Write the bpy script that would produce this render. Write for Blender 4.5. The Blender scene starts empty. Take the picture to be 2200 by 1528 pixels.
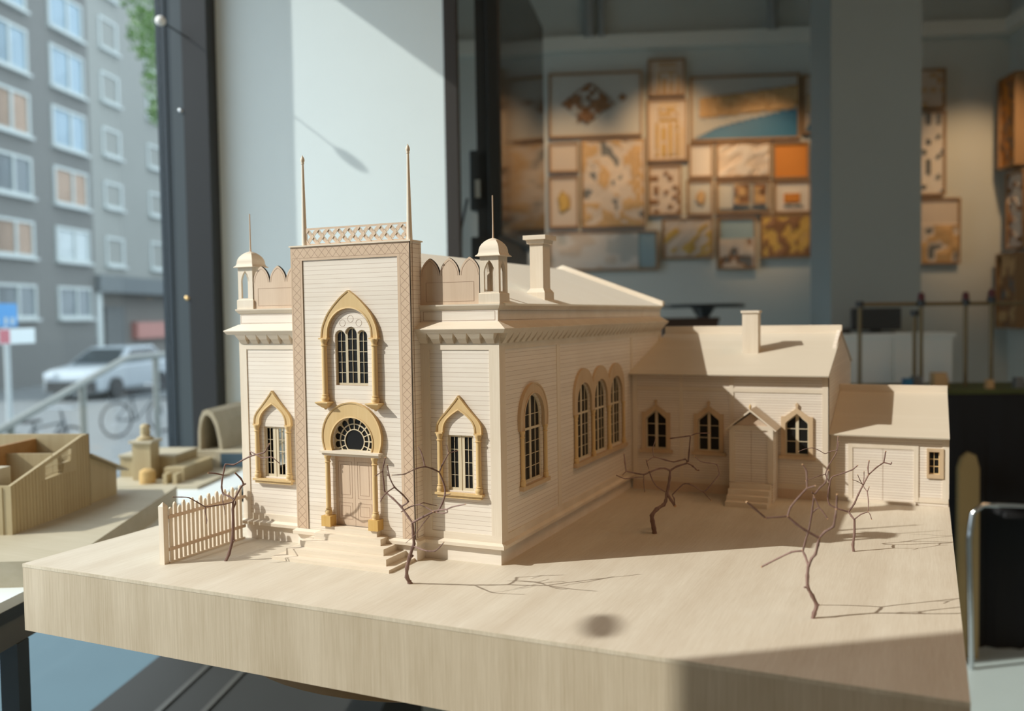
SUN_E, SKY_E, EXPO, SPOT_E, FILL_E = 4.6, 2.3, 0.0, 50.0, 7.5
import bpy, bmesh, math, random
from mathutils import Vector, Matrix
PI = math.pi
D = bpy.data
SC = bpy.context.scene
COL = SC.collection

# ------------------------------------------------------------------ helpers
ORG = {}

def props(o, label=None, cat=None, group=None, kind=None):
    if label: o['label'] = label
    if cat: o['category'] = cat
    if group: o['group'] = group
    if kind: o['kind'] = kind
    return o

def thing(name, label, cat, loc, group=None):
    o = D.objects.new(name, None)
    o.empty_display_size = 0.02
    COL.objects.link(o)
    o.location = loc
    ORG[o.name] = Vector(loc)
    return props(o, label, cat, group)

# room axes: a = to the right, b = away from the camera, seen along the window wall
CAM = Vector((0.46934, -0.98385, 0.3041))
E1 = Vector((0.94088, 0.33874, 0.0))
E2 = Vector((-0.33874, 0.94088, 0.0))
def AB(a, b, z):
    p = CAM + E1 * a + E2 * b
    return Vector((p.x, p.y, z))

class Fr:
    """a plane: origin, u and v in the plane, n out of it"""
    def __init__(s, o, u, v, n):
        s.o, s.u, s.v, s.n = Vector(o), Vector(u), Vector(v), Vector(n)
    def __call__(s, u, v, w=0.0):
        return s.o + s.u * u + s.v * v + s.n * w
def FAC(y): return Fr((0, y, 0), (1, 0, 0), (0, 0, 1), (0, -1, 0))
def SIDE(x): return Fr((x, 0, 0), (0, 1, 0), (0, 0, 1), (1, 0, 0))
def FLAT(z): return Fr((0, 0, z), (1, 0, 0), (0, 1, 0), (0, 0, 1))
def RB(b): return Fr(AB(0, b, 0), E1, (0, 0, 1), -E2)        # wall facing the camera
def RA(a): return Fr(AB(a, 0, 0), E2, (0, 0, 1), E1)         # wall facing right

def cut(outer, holes):
    """extruded 2-D shape with holes -> verts (u, v, w in 0..1), faces"""
    S = 100.0
    cu = D.curves.new('cut', 'CURVE')
    cu.dimensions = '2D'; cu.fill_mode = 'BOTH'; cu.extrude = 1.0
    for poly in [outer] + list(holes):
        sp = cu.splines.new('POLY')
        sp.points.add(len(poly) - 1)
        for p, q in zip(sp.points, poly):
            p.co = (q[0] * S, q[1] * S, 0, 1)
        sp.use_cyclic_u = True
    ob = D.objects.new('cut', cu)
    COL.objects.link(ob)
    dg = bpy.context.evaluated_depsgraph_get()
    dg.update()
    me = D.meshes.new_from_object(ob.evaluated_get(dg))
    V = [(v.co.x / S, v.co.y / S, (v.co.z + 1) / 2) for v in me.vertices]
    F = [tuple(p.vertices) for p in me.polygons]
    D.objects.remove(ob); D.curves.remove(cu); D.meshes.remove(me)
    return V, F

class MB:
    def __init__(s):
        s.v, s.f, s.m = [], [], []
    def add(s, V, F, mi=0):
        k = len(s.v)
        s.v += [Vector(p) for p in V]
        for i, f in enumerate(F):
            s.f.append(tuple(k + j for j in f))
            s.m.append(mi[i] if isinstance(mi, list) else mi)
        return s
    def hexa(s, P, mi=0):
        return s.add(P, [(0, 3, 2, 1), (4, 5, 6, 7), (0, 1, 5, 4), (1, 2, 6, 5), (2, 3, 7, 6), (3, 0, 4, 7)], mi)
    def box(s, x0, x1, y0, y1, z0, z1, mi=0):
        return s.hexa([(x0, y0, z0), (x1, y0, z0), (x1, y1, z0), (x0, y1, z0), (x0, y0, z1), (x1, y0, z1), (x1, y1, z1), (x0, y1, z1)], mi)
    def rbox(s, a0, a1, b0, b1, z0, z1, mi=0):
        return s.hexa([AB(a0, b0, z0), AB(a1, b0, z0), AB(a1, b1, z0), AB(a0, b1, z0), AB(a0, b0, z1), AB(a1, b0, z1), AB(a1, b1, z1), AB(a0, b1, z1)], mi)
    def fbox(s, fr, u0, u1, v0, v1, w0, w1, mi=0):
        return s.hexa([fr(u0, v0, w0), fr(u1, v0, w0), fr(u1, v1, w0), fr(u0, v1, w0), fr(u0, v0, w1), fr(u1, v0, w1), fr(u1, v1, w1), fr(u0, v1, w1)], mi)
    def prism(s, poly, fr, w0, w1, mi=0, me=None):
        n = len(poly)
        V = [fr(u, v, w0) for u, v in poly] + [fr(u, v, w1) for u, v in poly]
        F = [tuple(range(n - 1, -1, -1)), tuple(range(n, 2 * n))]
        F += [(i, (i + 1) % n, n + (i + 1) % n, n + i) for i in range(n)]
        return s.add(V, F, [mi, mi] + [mi if me is None else me] * n)
    def plate(s, fr, outer, holes, w0, w1, mi=0, me=None):
        V, F = cut(outer, holes)
        ms = []
        for f in F:
            ws = [V[i][2] for i in f]
            side = max(ws) - min(ws) > 0.5
            ms.append(me if (side and me is not None) else mi)
        return s.add([fr(u, v, w0 + (w1 - w0) * w) for u, v, w in V], F, ms)
    def rings(s, R, mi=0, cap=True, closed=True):
        n = len(R[0]); V = []; F = []
        for r in R: V += r
        for k in range(len(R) - 1):
            for i in range(n if closed else n - 1):
                j = (i + 1) % n
                F.append((k * n + i, k * n + j, (k + 1) * n + j, (k + 1) * n + i))
        if cap:
            F.append(tuple(range(n - 1, -1, -1)))
            F.append(tuple((len(R) - 1) * n + i for i in range(n)))
        return s.add(V, F, mi)
    def lathe(s, prof, cx, cy, seg=16, mi=0):
        R = []
        for r, z in prof:
            r = max(r, 1e-5)
            R.append([Vector((cx + r * math.cos(2 * PI * i / seg), cy + r * math.sin(2 * PI * i / seg), z)) for i in range(seg)])
        return s.rings(R, mi)
    def squares(s, prof, cx, cy, mi=0):
        R = [[Vector((cx + sx * h, cy + sy * h, z)) for sx, sy in ((-1, -1), (1, -1), (1, 1), (-1, 1))] for h, z in prof]
        return s.rings(R, mi)
    def tube(s, pts, rad, seg=8, mi=0, closed=False):
        pts = [Vector(p) for p in pts]
        n = len(pts)
        if not isinstance(rad, (list, tuple)): rad = [rad] * n
        R = []; up = None
        for i, p in enumerate(pts):
            a = pts[(i - 1) % n] if closed else pts[max(i - 1, 0)]
            b = pts[(i + 1) % n] if closed else pts[min(i + 1, n - 1)]
            t = (b - a).normalized()
            if up is None:
                up = Vector((0, 0, 1)) if abs(t.z) < 0.9 else Vector((1, 0, 0))
            x = t.cross(up)
            if x.length < 1e-6: x = t.orthogonal()
            x.normalize(); y = x.cross(t).normalized(); up = y
            R.append([p + (x * math.cos(2 * PI * k / seg) + y * math.sin(2 * PI * k / seg)) * rad[i] for k in range(seg)])
        if closed: R.append(R[0])
        return s.rings(R, mi, cap=not closed)
    def sweep(s, prof, path, mi=0):
        """closed profile (outward d, z) along an open plan path; outward is to the right of travel"""
        n = len(path); R = []
        for i, p in enumerate(path):
            p = Vector(p)
            d0 = (p - Vector(path[i - 1])).normalized() if i else None
            d1 = (Vector(path[i + 1]) - p).normalized() if i < n - 1 else None
            n0 = Vector((d0.y, -d0.x)) if d0 else None
            n1 = Vector((d1.y, -d1.x)) if d1 else None
            if n0 is None: m = n1
            elif n1 is None: m = n0
            else:
                m = (n0 + n1); m = m / m.dot(n0)
            R.append([Vector((p.x + m.x * d, p.y + m.y * d, z)) for d, z in prof])
        return s.rings(R, mi)
    def build(s, name, mats, parent=None, smooth=False, bevel=0, label=None, kind=None):
        if not isinstance(mats, (list, tuple)): mats = [mats]
        root = parent
        while root is not None and root.parent is not None: root = root.parent
        org = ORG.get(root.name, Vector((0, 0, 0))) if root is not None else Vector((0, 0, 0))
        if root is None:
            lo = [min(p[i] for p in s.v) for i in range(3)]; hi = [max(p[i] for p in s.v) for i in range(3)]
            org = Vector(((lo[0] + hi[0]) / 2, (lo[1] + hi[1]) / 2, lo[2]))
        me = D.meshes.new(name)
        me.from_pydata([p - org for p in s.v], [], s.f)
        me.polygons.foreach_set('material_index', s.m)
        for m in mats: me.materials.append(m)
        bm = bmesh.new(); bm.from_mesh(me)
        bmesh.ops.remove_doubles(bm, verts=bm.verts, dist=1e-6)
        bmesh.ops.recalc_face_normals(bm, faces=bm.faces)
        bm.to_mesh(me); bm.free()
        if smooth:
            me.polygons.foreach_set('use_smooth', [True] * len(me.polygons))
            me.set_sharp_from_angle(angle=math.radians(40))
        me.update()
        o = D.objects.new(name, me)
        COL.objects.link(o)
        if parent is not None: o.parent = parent
        else:
            o.location = org; ORG[o.name] = org
        if bevel:
            b = o.modifiers.new('bevel', 'BEVEL'); b.width = bevel; b.segments = 2; b.limit_method = 'ANGLE'
        if label: o['label'] = label
        if kind: o['kind'] = kind
        return o

def arc(cx, cz, r, a0, a1, n):
    return [(cx + r * math.cos(math.radians(a0 + (a1 - a0) * i / n)), cz + r * math.sin(math.radians(a0 + (a1 - a0) * i / n))) for i in range(n + 1)]
def rect(x0, x1, z0, z1): return [(x0, z0), (x1, z0), (x1, z1), (x0, z1)]
def arched(x0, x1, z0, ztop, n=14):
    r = (x1 - x0) / 2; c = (x0 + x1) / 2
    return [(x0, z0), (x1, z0)] + arc(c, ztop - r, r, 0, 180, n)
def clip(poly, conv):
    """clip poly by a convex counter-clockwise polygon"""
    out = poly
    for i in range(len(conv)):
        a, b = conv[i], conv[(i + 1) % len(conv)]
        ins = lambda p: (b[0] - a[0]) * (p[1] - a[1]) - (b[1] - a[1]) * (p[0] - a[0]) >= -1e-12
        res = []
        for j in range(len(out)):
            p, q = out[j], out[(j + 1) % len(out)]
            ip, iq = ins(p), ins(q)
            if ip: res.append(p)
            if ip != iq:
                d1 = (b[0] - a[0]) * (p[1] - a[1]) - (b[1] - a[1]) * (p[0] - a[0])
                d2 = (b[0] - a[0]) * (q[1] - a[1]) - (b[1] - a[1]) * (q[0] - a[0])
                t = d1 / (d1 - d2)
                res.append((p[0] + (q[0] - p[0]) * t, p[1] + (q[1] - p[1]) * t))
        out = res
        if not out: return []
    clean = []
    for p in out:
        if not clean or math.hypot(p[0] - clean[-1][0], p[1] - clean[-1][1]) > 1e-5: clean.append(p)
    if len(clean) > 1 and math.hypot(clean[0][0] - clean[-1][0], clean[0][1] - clean[-1][1]) < 1e-5: clean.pop()
    return clean if len(clean) > 2 else []
def inset(conv, d):
    """shrink a convex ccw polygon by moving its half planes"""
    xs = [p[0] for p in conv]; zs = [p[1] for p in conv]
    out = rect(min(xs), max(xs), min(zs), max(zs))
    for i in range(len(conv)):
        a, b = conv[i], conv[(i + 1) % len(conv)]
        dx, dz = b[0] - a[0], b[1] - a[1]; l = math.hypot(dx, dz)
        if l < 1e-7: continue
        nx, nz = -dz / l, dx / l
        big = 10
        p0 = (a[0] + nx * d - dx / l * big, a[1] + nz * d - dz / l * big); p1 = (a[0] + nx * d + dx / l * big, a[1] + nz * d + dz / l * big)
        out = clip(out, [p0, p1, (p1[0] + nx * big * 2, p1[1] + nz * big * 2), (p0[0] + nx * big * 2, p0[1] + nz * big * 2)])
        if not out: return []
    return out
def area(p): return abs(sum(p[i][0] * p[(i + 1) % len(p)][1] - p[(i + 1) % len(p)][0] * p[i][1] for i in range(len(p)))) / 2

# ------------------------------------------------------------------ materials
class NT:
    def __init__(s, name):
        s.mat = D.materials.new(name); s.mat.use_nodes = True
        s.t = s.mat.node_tree; s.t.nodes.clear()
        s.out = s.t.nodes.new('ShaderNodeOutputMaterial')
    def new(s, k, **kw):
        n = s.t.nodes.new(k)
        for a, b in kw.items(): setattr(n, a, b)
        return n
    def link(s, a, b): s.t.links.new(a, b)
    def math(s, op, a, b=None, c=None):
        n = s.new('ShaderNodeMath', operation=op)
        for i, x in enumerate((a, b, c)):
            if x is None: continue
            if isinstance(x, (int, float)): n.inputs[i].default_value = x
            else: s.link(x, n.inputs[i])
        return n.outputs[0]
    def mix(s, f, a, b):
        n = s.new('ShaderNodeMix', data_type='RGBA')
        for i, x in ((0, f), (6, a), (7, b)):
            if isinstance(x, (int, float)): n.inputs[i].default_value = x
            elif isinstance(x, tuple): n.inputs[i].default_value = (*x[:3], 1)
            else: s.link(x, n.inputs[i])
        return n.outputs[2]
    def pos(s):
        g = s.new('ShaderNodeNewGeometry'); x = s.new('ShaderNodeSeparateXYZ')
        s.link(g.outputs['Position'], x.inputs[0])
        return g.outputs['Position'], x.outputs[0], x.outputs[1], x.outputs[2]
    def noise(s, vec, scale, detail=3, sc=(1, 1, 1), rough=0.55):
        m = s.new('ShaderNodeMapping'); m.inputs['Scale'].default_value = sc
        s.link(vec, m.inputs['Vector'])
        n = s.new('ShaderNodeTexNoise'); n.inputs['Scale'].default_value = scale
        n.inputs['Detail'].default_value = detail; n.inputs['Roughness'].default_value = rough
        s.link(m.outputs[0], n.inputs['Vector'])
        return n.outputs['Fac']
    def bsdf(s, col, rough=0.5, metal=0.0, spec=0.5, bump=None, bstr=0.1, bdist=0.001):
        b = s.new('ShaderNodeBsdfPrincipled')
        if isinstance(col, tuple): b.inputs['Base Color'].default_value = (*col[:3], 1)
        else: s.link(col, b.inputs['Base Color'])
        b.inputs['Roughness'].default_value = rough; b.inputs['Metallic'].default_value = metal
        b.inputs['Specular IOR Level'].default_value = spec
        if bump is not None:
            u = s.new('ShaderNodeBump'); u.inputs['Strength'].default_value = bstr; u.inputs['Distance'].default_value = bdist
            s.link(bump, u.inputs['Height']); s.link(u.outputs[0], b.inputs['Normal'])
        s.link(b.outputs[0], s.out.inputs[0])
        return b

def flat(name, col, rough=0.5, metal=0.0, spec=0.5, var=0.0, vscale=6.0):
    n = NT(name)
    if var:
        P, x, y, z = n.pos()
        f = n.noise(P, vscale, 4)
        c = n.mix(f, tuple(k * (1 - var) for k in col), tuple(min(1, k * (1 + var)) for k in col))
    else: c = col
    n.bsdf(c, rough, metal, spec)
    return n.mat

LINE = (0.40, 0.28, 0.21)
LINE2 = (0.33, 0.22, 0.15)
def wood(name, c0, c1, axis='z', siding=0.0, z0=0.0, lw=0.056, diamonds=False, rough=0.6, grain=420, streak=0.9, LO=0.58, HI=0.98):
    n = NT(name)
    P, x, y, z = n.pos()
    sc = {'x': (0.05, 1, 1), 'y': (1, 0.05, 1), 'z': (1, 1, 0.035)}[axis]
    f1 = n.noise(P, grain, 4, sc, 0.7)
    f2 = n.noise(P, 26, 3, sc)
    f3 = n.noise(P, 9, 3)
    f = n.math('ADD', n.math('MULTIPLY', f1, 0.5 * streak), n.math('ADD', n.math('MULTIPLY', f2, 0.65), n.math('MULTIPLY', f3, 0.35)))
    r = n.new('ShaderNodeMapRange'); r.inputs[1].default_value = LO; r.inputs[2].default_value = HI
    n.link(f, r.inputs[0])
    c = n.mix(r.outputs[0], c0, c1)
    if siding:
        t = n.math('FRACT', n.math('DIVIDE', n.math('SUBTRACT', z, z0), siding))
        bid = n.math('FLOOR', n.math('DIVIDE', n.math('SUBTRACT', z, z0), siding))
        wn = n.new('ShaderNodeTexWhiteNoise', noise_dimensions='1D'); n.link(bid, wn.inputs['W'])
        c = n.mix(n.math('MULTIPLY', wn.outputs['Value'], 0.28), c, tuple(k * 0.82 for k in c0))
        c = n.mix(n.math('LESS_THAN', t, lw), c, LINE)
    if diamonds:
        # side strips are one diamond wide; the head band is a row of diamonds
        ax = n.math('ABSOLUTE', n.math('ADD', x, 0.2))
        us = n.math('DIVIDE', n.math('SUBTRACT', ax, 0.0825), 0.0127)
        vs = n.math('DIVIDE', n.math('SUBTRACT', z, 0.3841), 0.0113)
        ub = n.math('DIVIDE', n.math('ADD', x, 0.2584), 0.0113)
        vb = n.math('DIVIDE', n.math('SUBTRACT', z, 0.3967), 0.0128)
        top = n.math('GREATER_THAN', z, 0.3836)
        def lines(u, v, eu, ev, w=0.036):
            a = n.math('FRACT', n.math('ADD', u, v)); b = n.math('FRACT', n.math('SUBTRACT', u, v))
            l = n.math('MAXIMUM', n.math('LESS_THAN', n.math('ABSOLUTE', n.math('SUBTRACT', a, 0.5)), 2), 0)
            la = n.math('GREATER_THAN', n.math('ABSOLUTE', n.math('SUBTRACT', a, 0.5)), 0.5 - w)
            lb = n.math('GREATER_THAN', n.math('ABSOLUTE', n.math('SUBTRACT', b, 0.5)), 0.5 - w)
            return n.math('MAXIMUM', la, lb)
        inside_s = n.math('LESS_THAN', n.math('ABSOLUTE', us), 0.5)
        edge_s = n.math('LESS_THAN', n.math('ABSOLUTE', n.math('SUBTRACT', n.math('ABSOLUTE', us), 0.5)), 0.020)
        ls = n.math('MAXIMUM', n.math('MULTIPLY', lines(us, vs, 0, 0), inside_s), edge_s)
        cb = n.math('ADD', vb, 0.5)
        inside_b = n.math('MULTIPLY', n.math('LESS_THAN', n.math('ABSOLUTE', cb), 0.5), n.math('LESS_THAN', ax, 0.0888))
        edge_b = n.math('MULTIPLY', n.math('LESS_THAN', n.math('ABSOLUTE', n.math('SUBTRACT', n.math('ABSOLUTE', cb), 0.5)), 0.020), n.math('LESS_THAN', ax, 0.0888))
        lb2 = n.math('MAXIMUM', n.math('MULTIPLY', lines(ub, vb, 0, 0), inside_b), edge_b)
        l = n.math('ADD', n.math('MULTIPLY', top, lb2), n.math('MULTIPLY', n.math('SUBTRACT', 1.0, top), ls))
        c = n.mix(n.math('MINIMUM', l, 1.0), c, LINE2)
    n.bsdf(c, rough, 0, 0.3, bump=f1, bstr=0.12, bdist=0.0004)
    return n.mat

M = {}
W0, W1 = (0.68, 0.58, 0.455), (0.80, 0.715, 0.60)
P0, P1 = (0.745, 0.66, 0.56), (0.855, 0.79, 0.71)
M['siding'] = wood('siding_wood', P0, P1, 'x', siding=0.00572, z0=0.3730)
M['siding_side'] = wood('siding_wood_side', P0, P1, 'y', siding=0.00572, z0=0.3730)
M['siding_fine'] = wood('siding_wood_fine', P0, P1, 'x', siding=0.0042, z0=0.0, lw=0.11)
M['trim'] = wood('trim_wood', W0, W1, 'z')
M['trim_x'] = wood('trim_wood_level', W0, W1, 'x')
M['trim_y'] = wood('trim_wood_deep', W0, W1, 'y')
M['pink'] = wood('pear_wood', (0.58, 0.435, 0.315), (0.68, 0.535, 0.405), 'z')
M['diamond'] = wood('diamond_border_wood', (0.56, 0.41, 0.285), (0.65, 0.49, 0.355), 'z', diamonds=True)
M['plain'] = wood('plain_pale_wood', P0, P1, 'x')
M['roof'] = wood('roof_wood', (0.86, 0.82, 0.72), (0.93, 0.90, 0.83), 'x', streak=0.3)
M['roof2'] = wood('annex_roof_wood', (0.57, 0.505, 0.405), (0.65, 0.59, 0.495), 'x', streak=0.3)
M['gold'] = wood('boxwood', (0.59, 0.405, 0.185), (0.68, 0.50, 0.265), 'z', grain=300)
M['tan'] = wood('tan_wood', (0.52, 0.37, 0.225), (0.62, 0.47, 0.31), 'z', grain=300)
M['goldknot'] = wood('boxwood_dark', (0.55, 0.33, 0.09), (0.67, 0.46, 0.19), 'z', grain=250)
M['col'] = wood('column_wood', (0.62, 0.42, 0.19), (0.71, 0.53, 0.29), 'z')
M['base'] = wood('base_top_wood', (0.52, 0.445, 0.345), (0.665, 0.61, 0.51), 'y', grain=420, streak=1.2, LO=0.55, HI=1.05)
M['baseside'] = wood('base_side_wood', (0.45, 0.365, 0.25), (0.63, 0.54, 0.41), 'z', grain=420, streak=1.5, LO=0.62, HI=1.15)
M['baseedge'] = wood('base_edge_wood', (0.50, 0.42, 0.30), (0.68, 0.60, 0.47), 'z', grain=300, streak=1.4)
M['edgegrey'] = flat('border_edge_wood', (0.20, 0.165, 0.12), 0.7)
M['burnt'] = flat('burnt_edge', (0.016, 0.012, 0.012), 0.7)
M['engrave'] = flat('engraved_line', (0.33, 0.21, 0.145), 0.8)
M['lining'] = flat('added_dark_lining', (0.012, 0.012, 0.012), 0.9, spec=0.1)
M['pane'] = flat('dark_inside_pane', (0.014, 0.0135, 0.013), 0.3, spec=0.15)  # opaque; the darkness of the unlit inside is put into the colour
M['sash'] = wood('sash_wood', (0.58, 0.49, 0.34), (0.68, 0.59, 0.43), 'z')
M['twig'] = wood('twig_bark', (0.13, 0.07, 0.055), (0.36, 0.235, 0.20), 'z', grain=500, rough=0.7)
M['twigend'] = flat('cut_twig', (0.55, 0.33, 0.18), 0.8)
M['turnwood'] = wood('turntable_wood', (0.28, 0.17, 0.08), (0.38, 0.24, 0.12), 'x', grain=120)
M['pale'] = wood('pale_model_wood', (0.38, 0.30, 0.17), (0.47, 0.39, 0.235), 'z', grain=160)
M['paleboard'] = wood('pale_board_wood', (0.42, 0.37, 0.265), (0.49, 0.44, 0.335), 'x', grain=160)
M['browninside'] = wood('brown_room_wood', (0.33, 0.18, 0.07), (0.42, 0.25, 0.11), 'x', grain=160)
M['poolblue'] = flat('blue_grey_paint', (0.055, 0.095, 0.13), 0.4)
M['cork'] = flat('cork_tree', (0.50, 0.33, 0.13), 0.9, var=0.25, vscale=160)
M['whitewall'] = flat('white_wall_paint', (0.80, 0.90, 0.91), 0.75, var=0.02)
M['greywall'] = flat('grey_wall_paint', (0.60, 0.645, 0.625), 0.8, var=0.03)
M['pillar'] = flat('pillar_paint', (0.33, 0.385, 0.385), 0.8, var=0.02)
M['moulding'] = flat('moulding_paint', (0.80, 0.82, 0.77), 0.7)
M['ceil'] = flat('ceiling_paint', (0.34, 0.36, 0.36), 0.85)
M['floor'] = flat('floor_screed', (0.42, 0.49, 0.48), 0.42, var=0.12, vscale=2.0)
M['frame'] = flat('steel_frame_black', (0.010, 0.0105, 0.011), 0.5)
M['bead'] = flat('steel_bead_slate', (0.05, 0.066, 0.075), 0.42)
M['beaddark'] = flat('steel_bead_dark', (0.018, 0.03, 0.04), 0.4)
M['chrome'] = flat('chrome', (0.55, 0.58, 0.60), 0.15, 1.0)
M['brassbolt'] = flat('brass_bolt', (0.80, 0.55, 0.25), 0.3, 1.0)
M['bulb'] = flat('white_ball', (0.85, 0.83, 0.78), 0.4)
M['black'] = flat('black_plastic', (0.030, 0.036, 0.040), 0.35)
M['blackcloth'] = flat('black_cloth', (0.024, 0.024, 0.025), 0.95, spec=0.1)
M['screen'] = flat('display_screen', (0.006, 0.006, 0.007), 0.09, spec=0.9)
M['tabletop'] = flat('white_table_top', (0.74, 0.80, 0.81), 0.35)
M['tablegrey'] = flat('table_side_grey', (0.10, 0.10, 0.092), 0.7)
M['brass'] = flat('brass_rod', (0.20, 0.155, 0.085), 0.4, 0.6)
M['redtip'] = flat('dark_red_tip', (0.10, 0.02, 0.025), 0.5)
M['whitebox'] = flat('white_cabinet_paint', (0.80, 0.88, 0.88), 0.6)
M['greenmat'] = flat('green_model_ground', (0.085, 0.105, 0.035), 0.9, var=0.4, vscale=25)
M['ply'] = flat('plywood', (0.34, 0.24, 0.10), 0.6, var=0.1)
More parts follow.
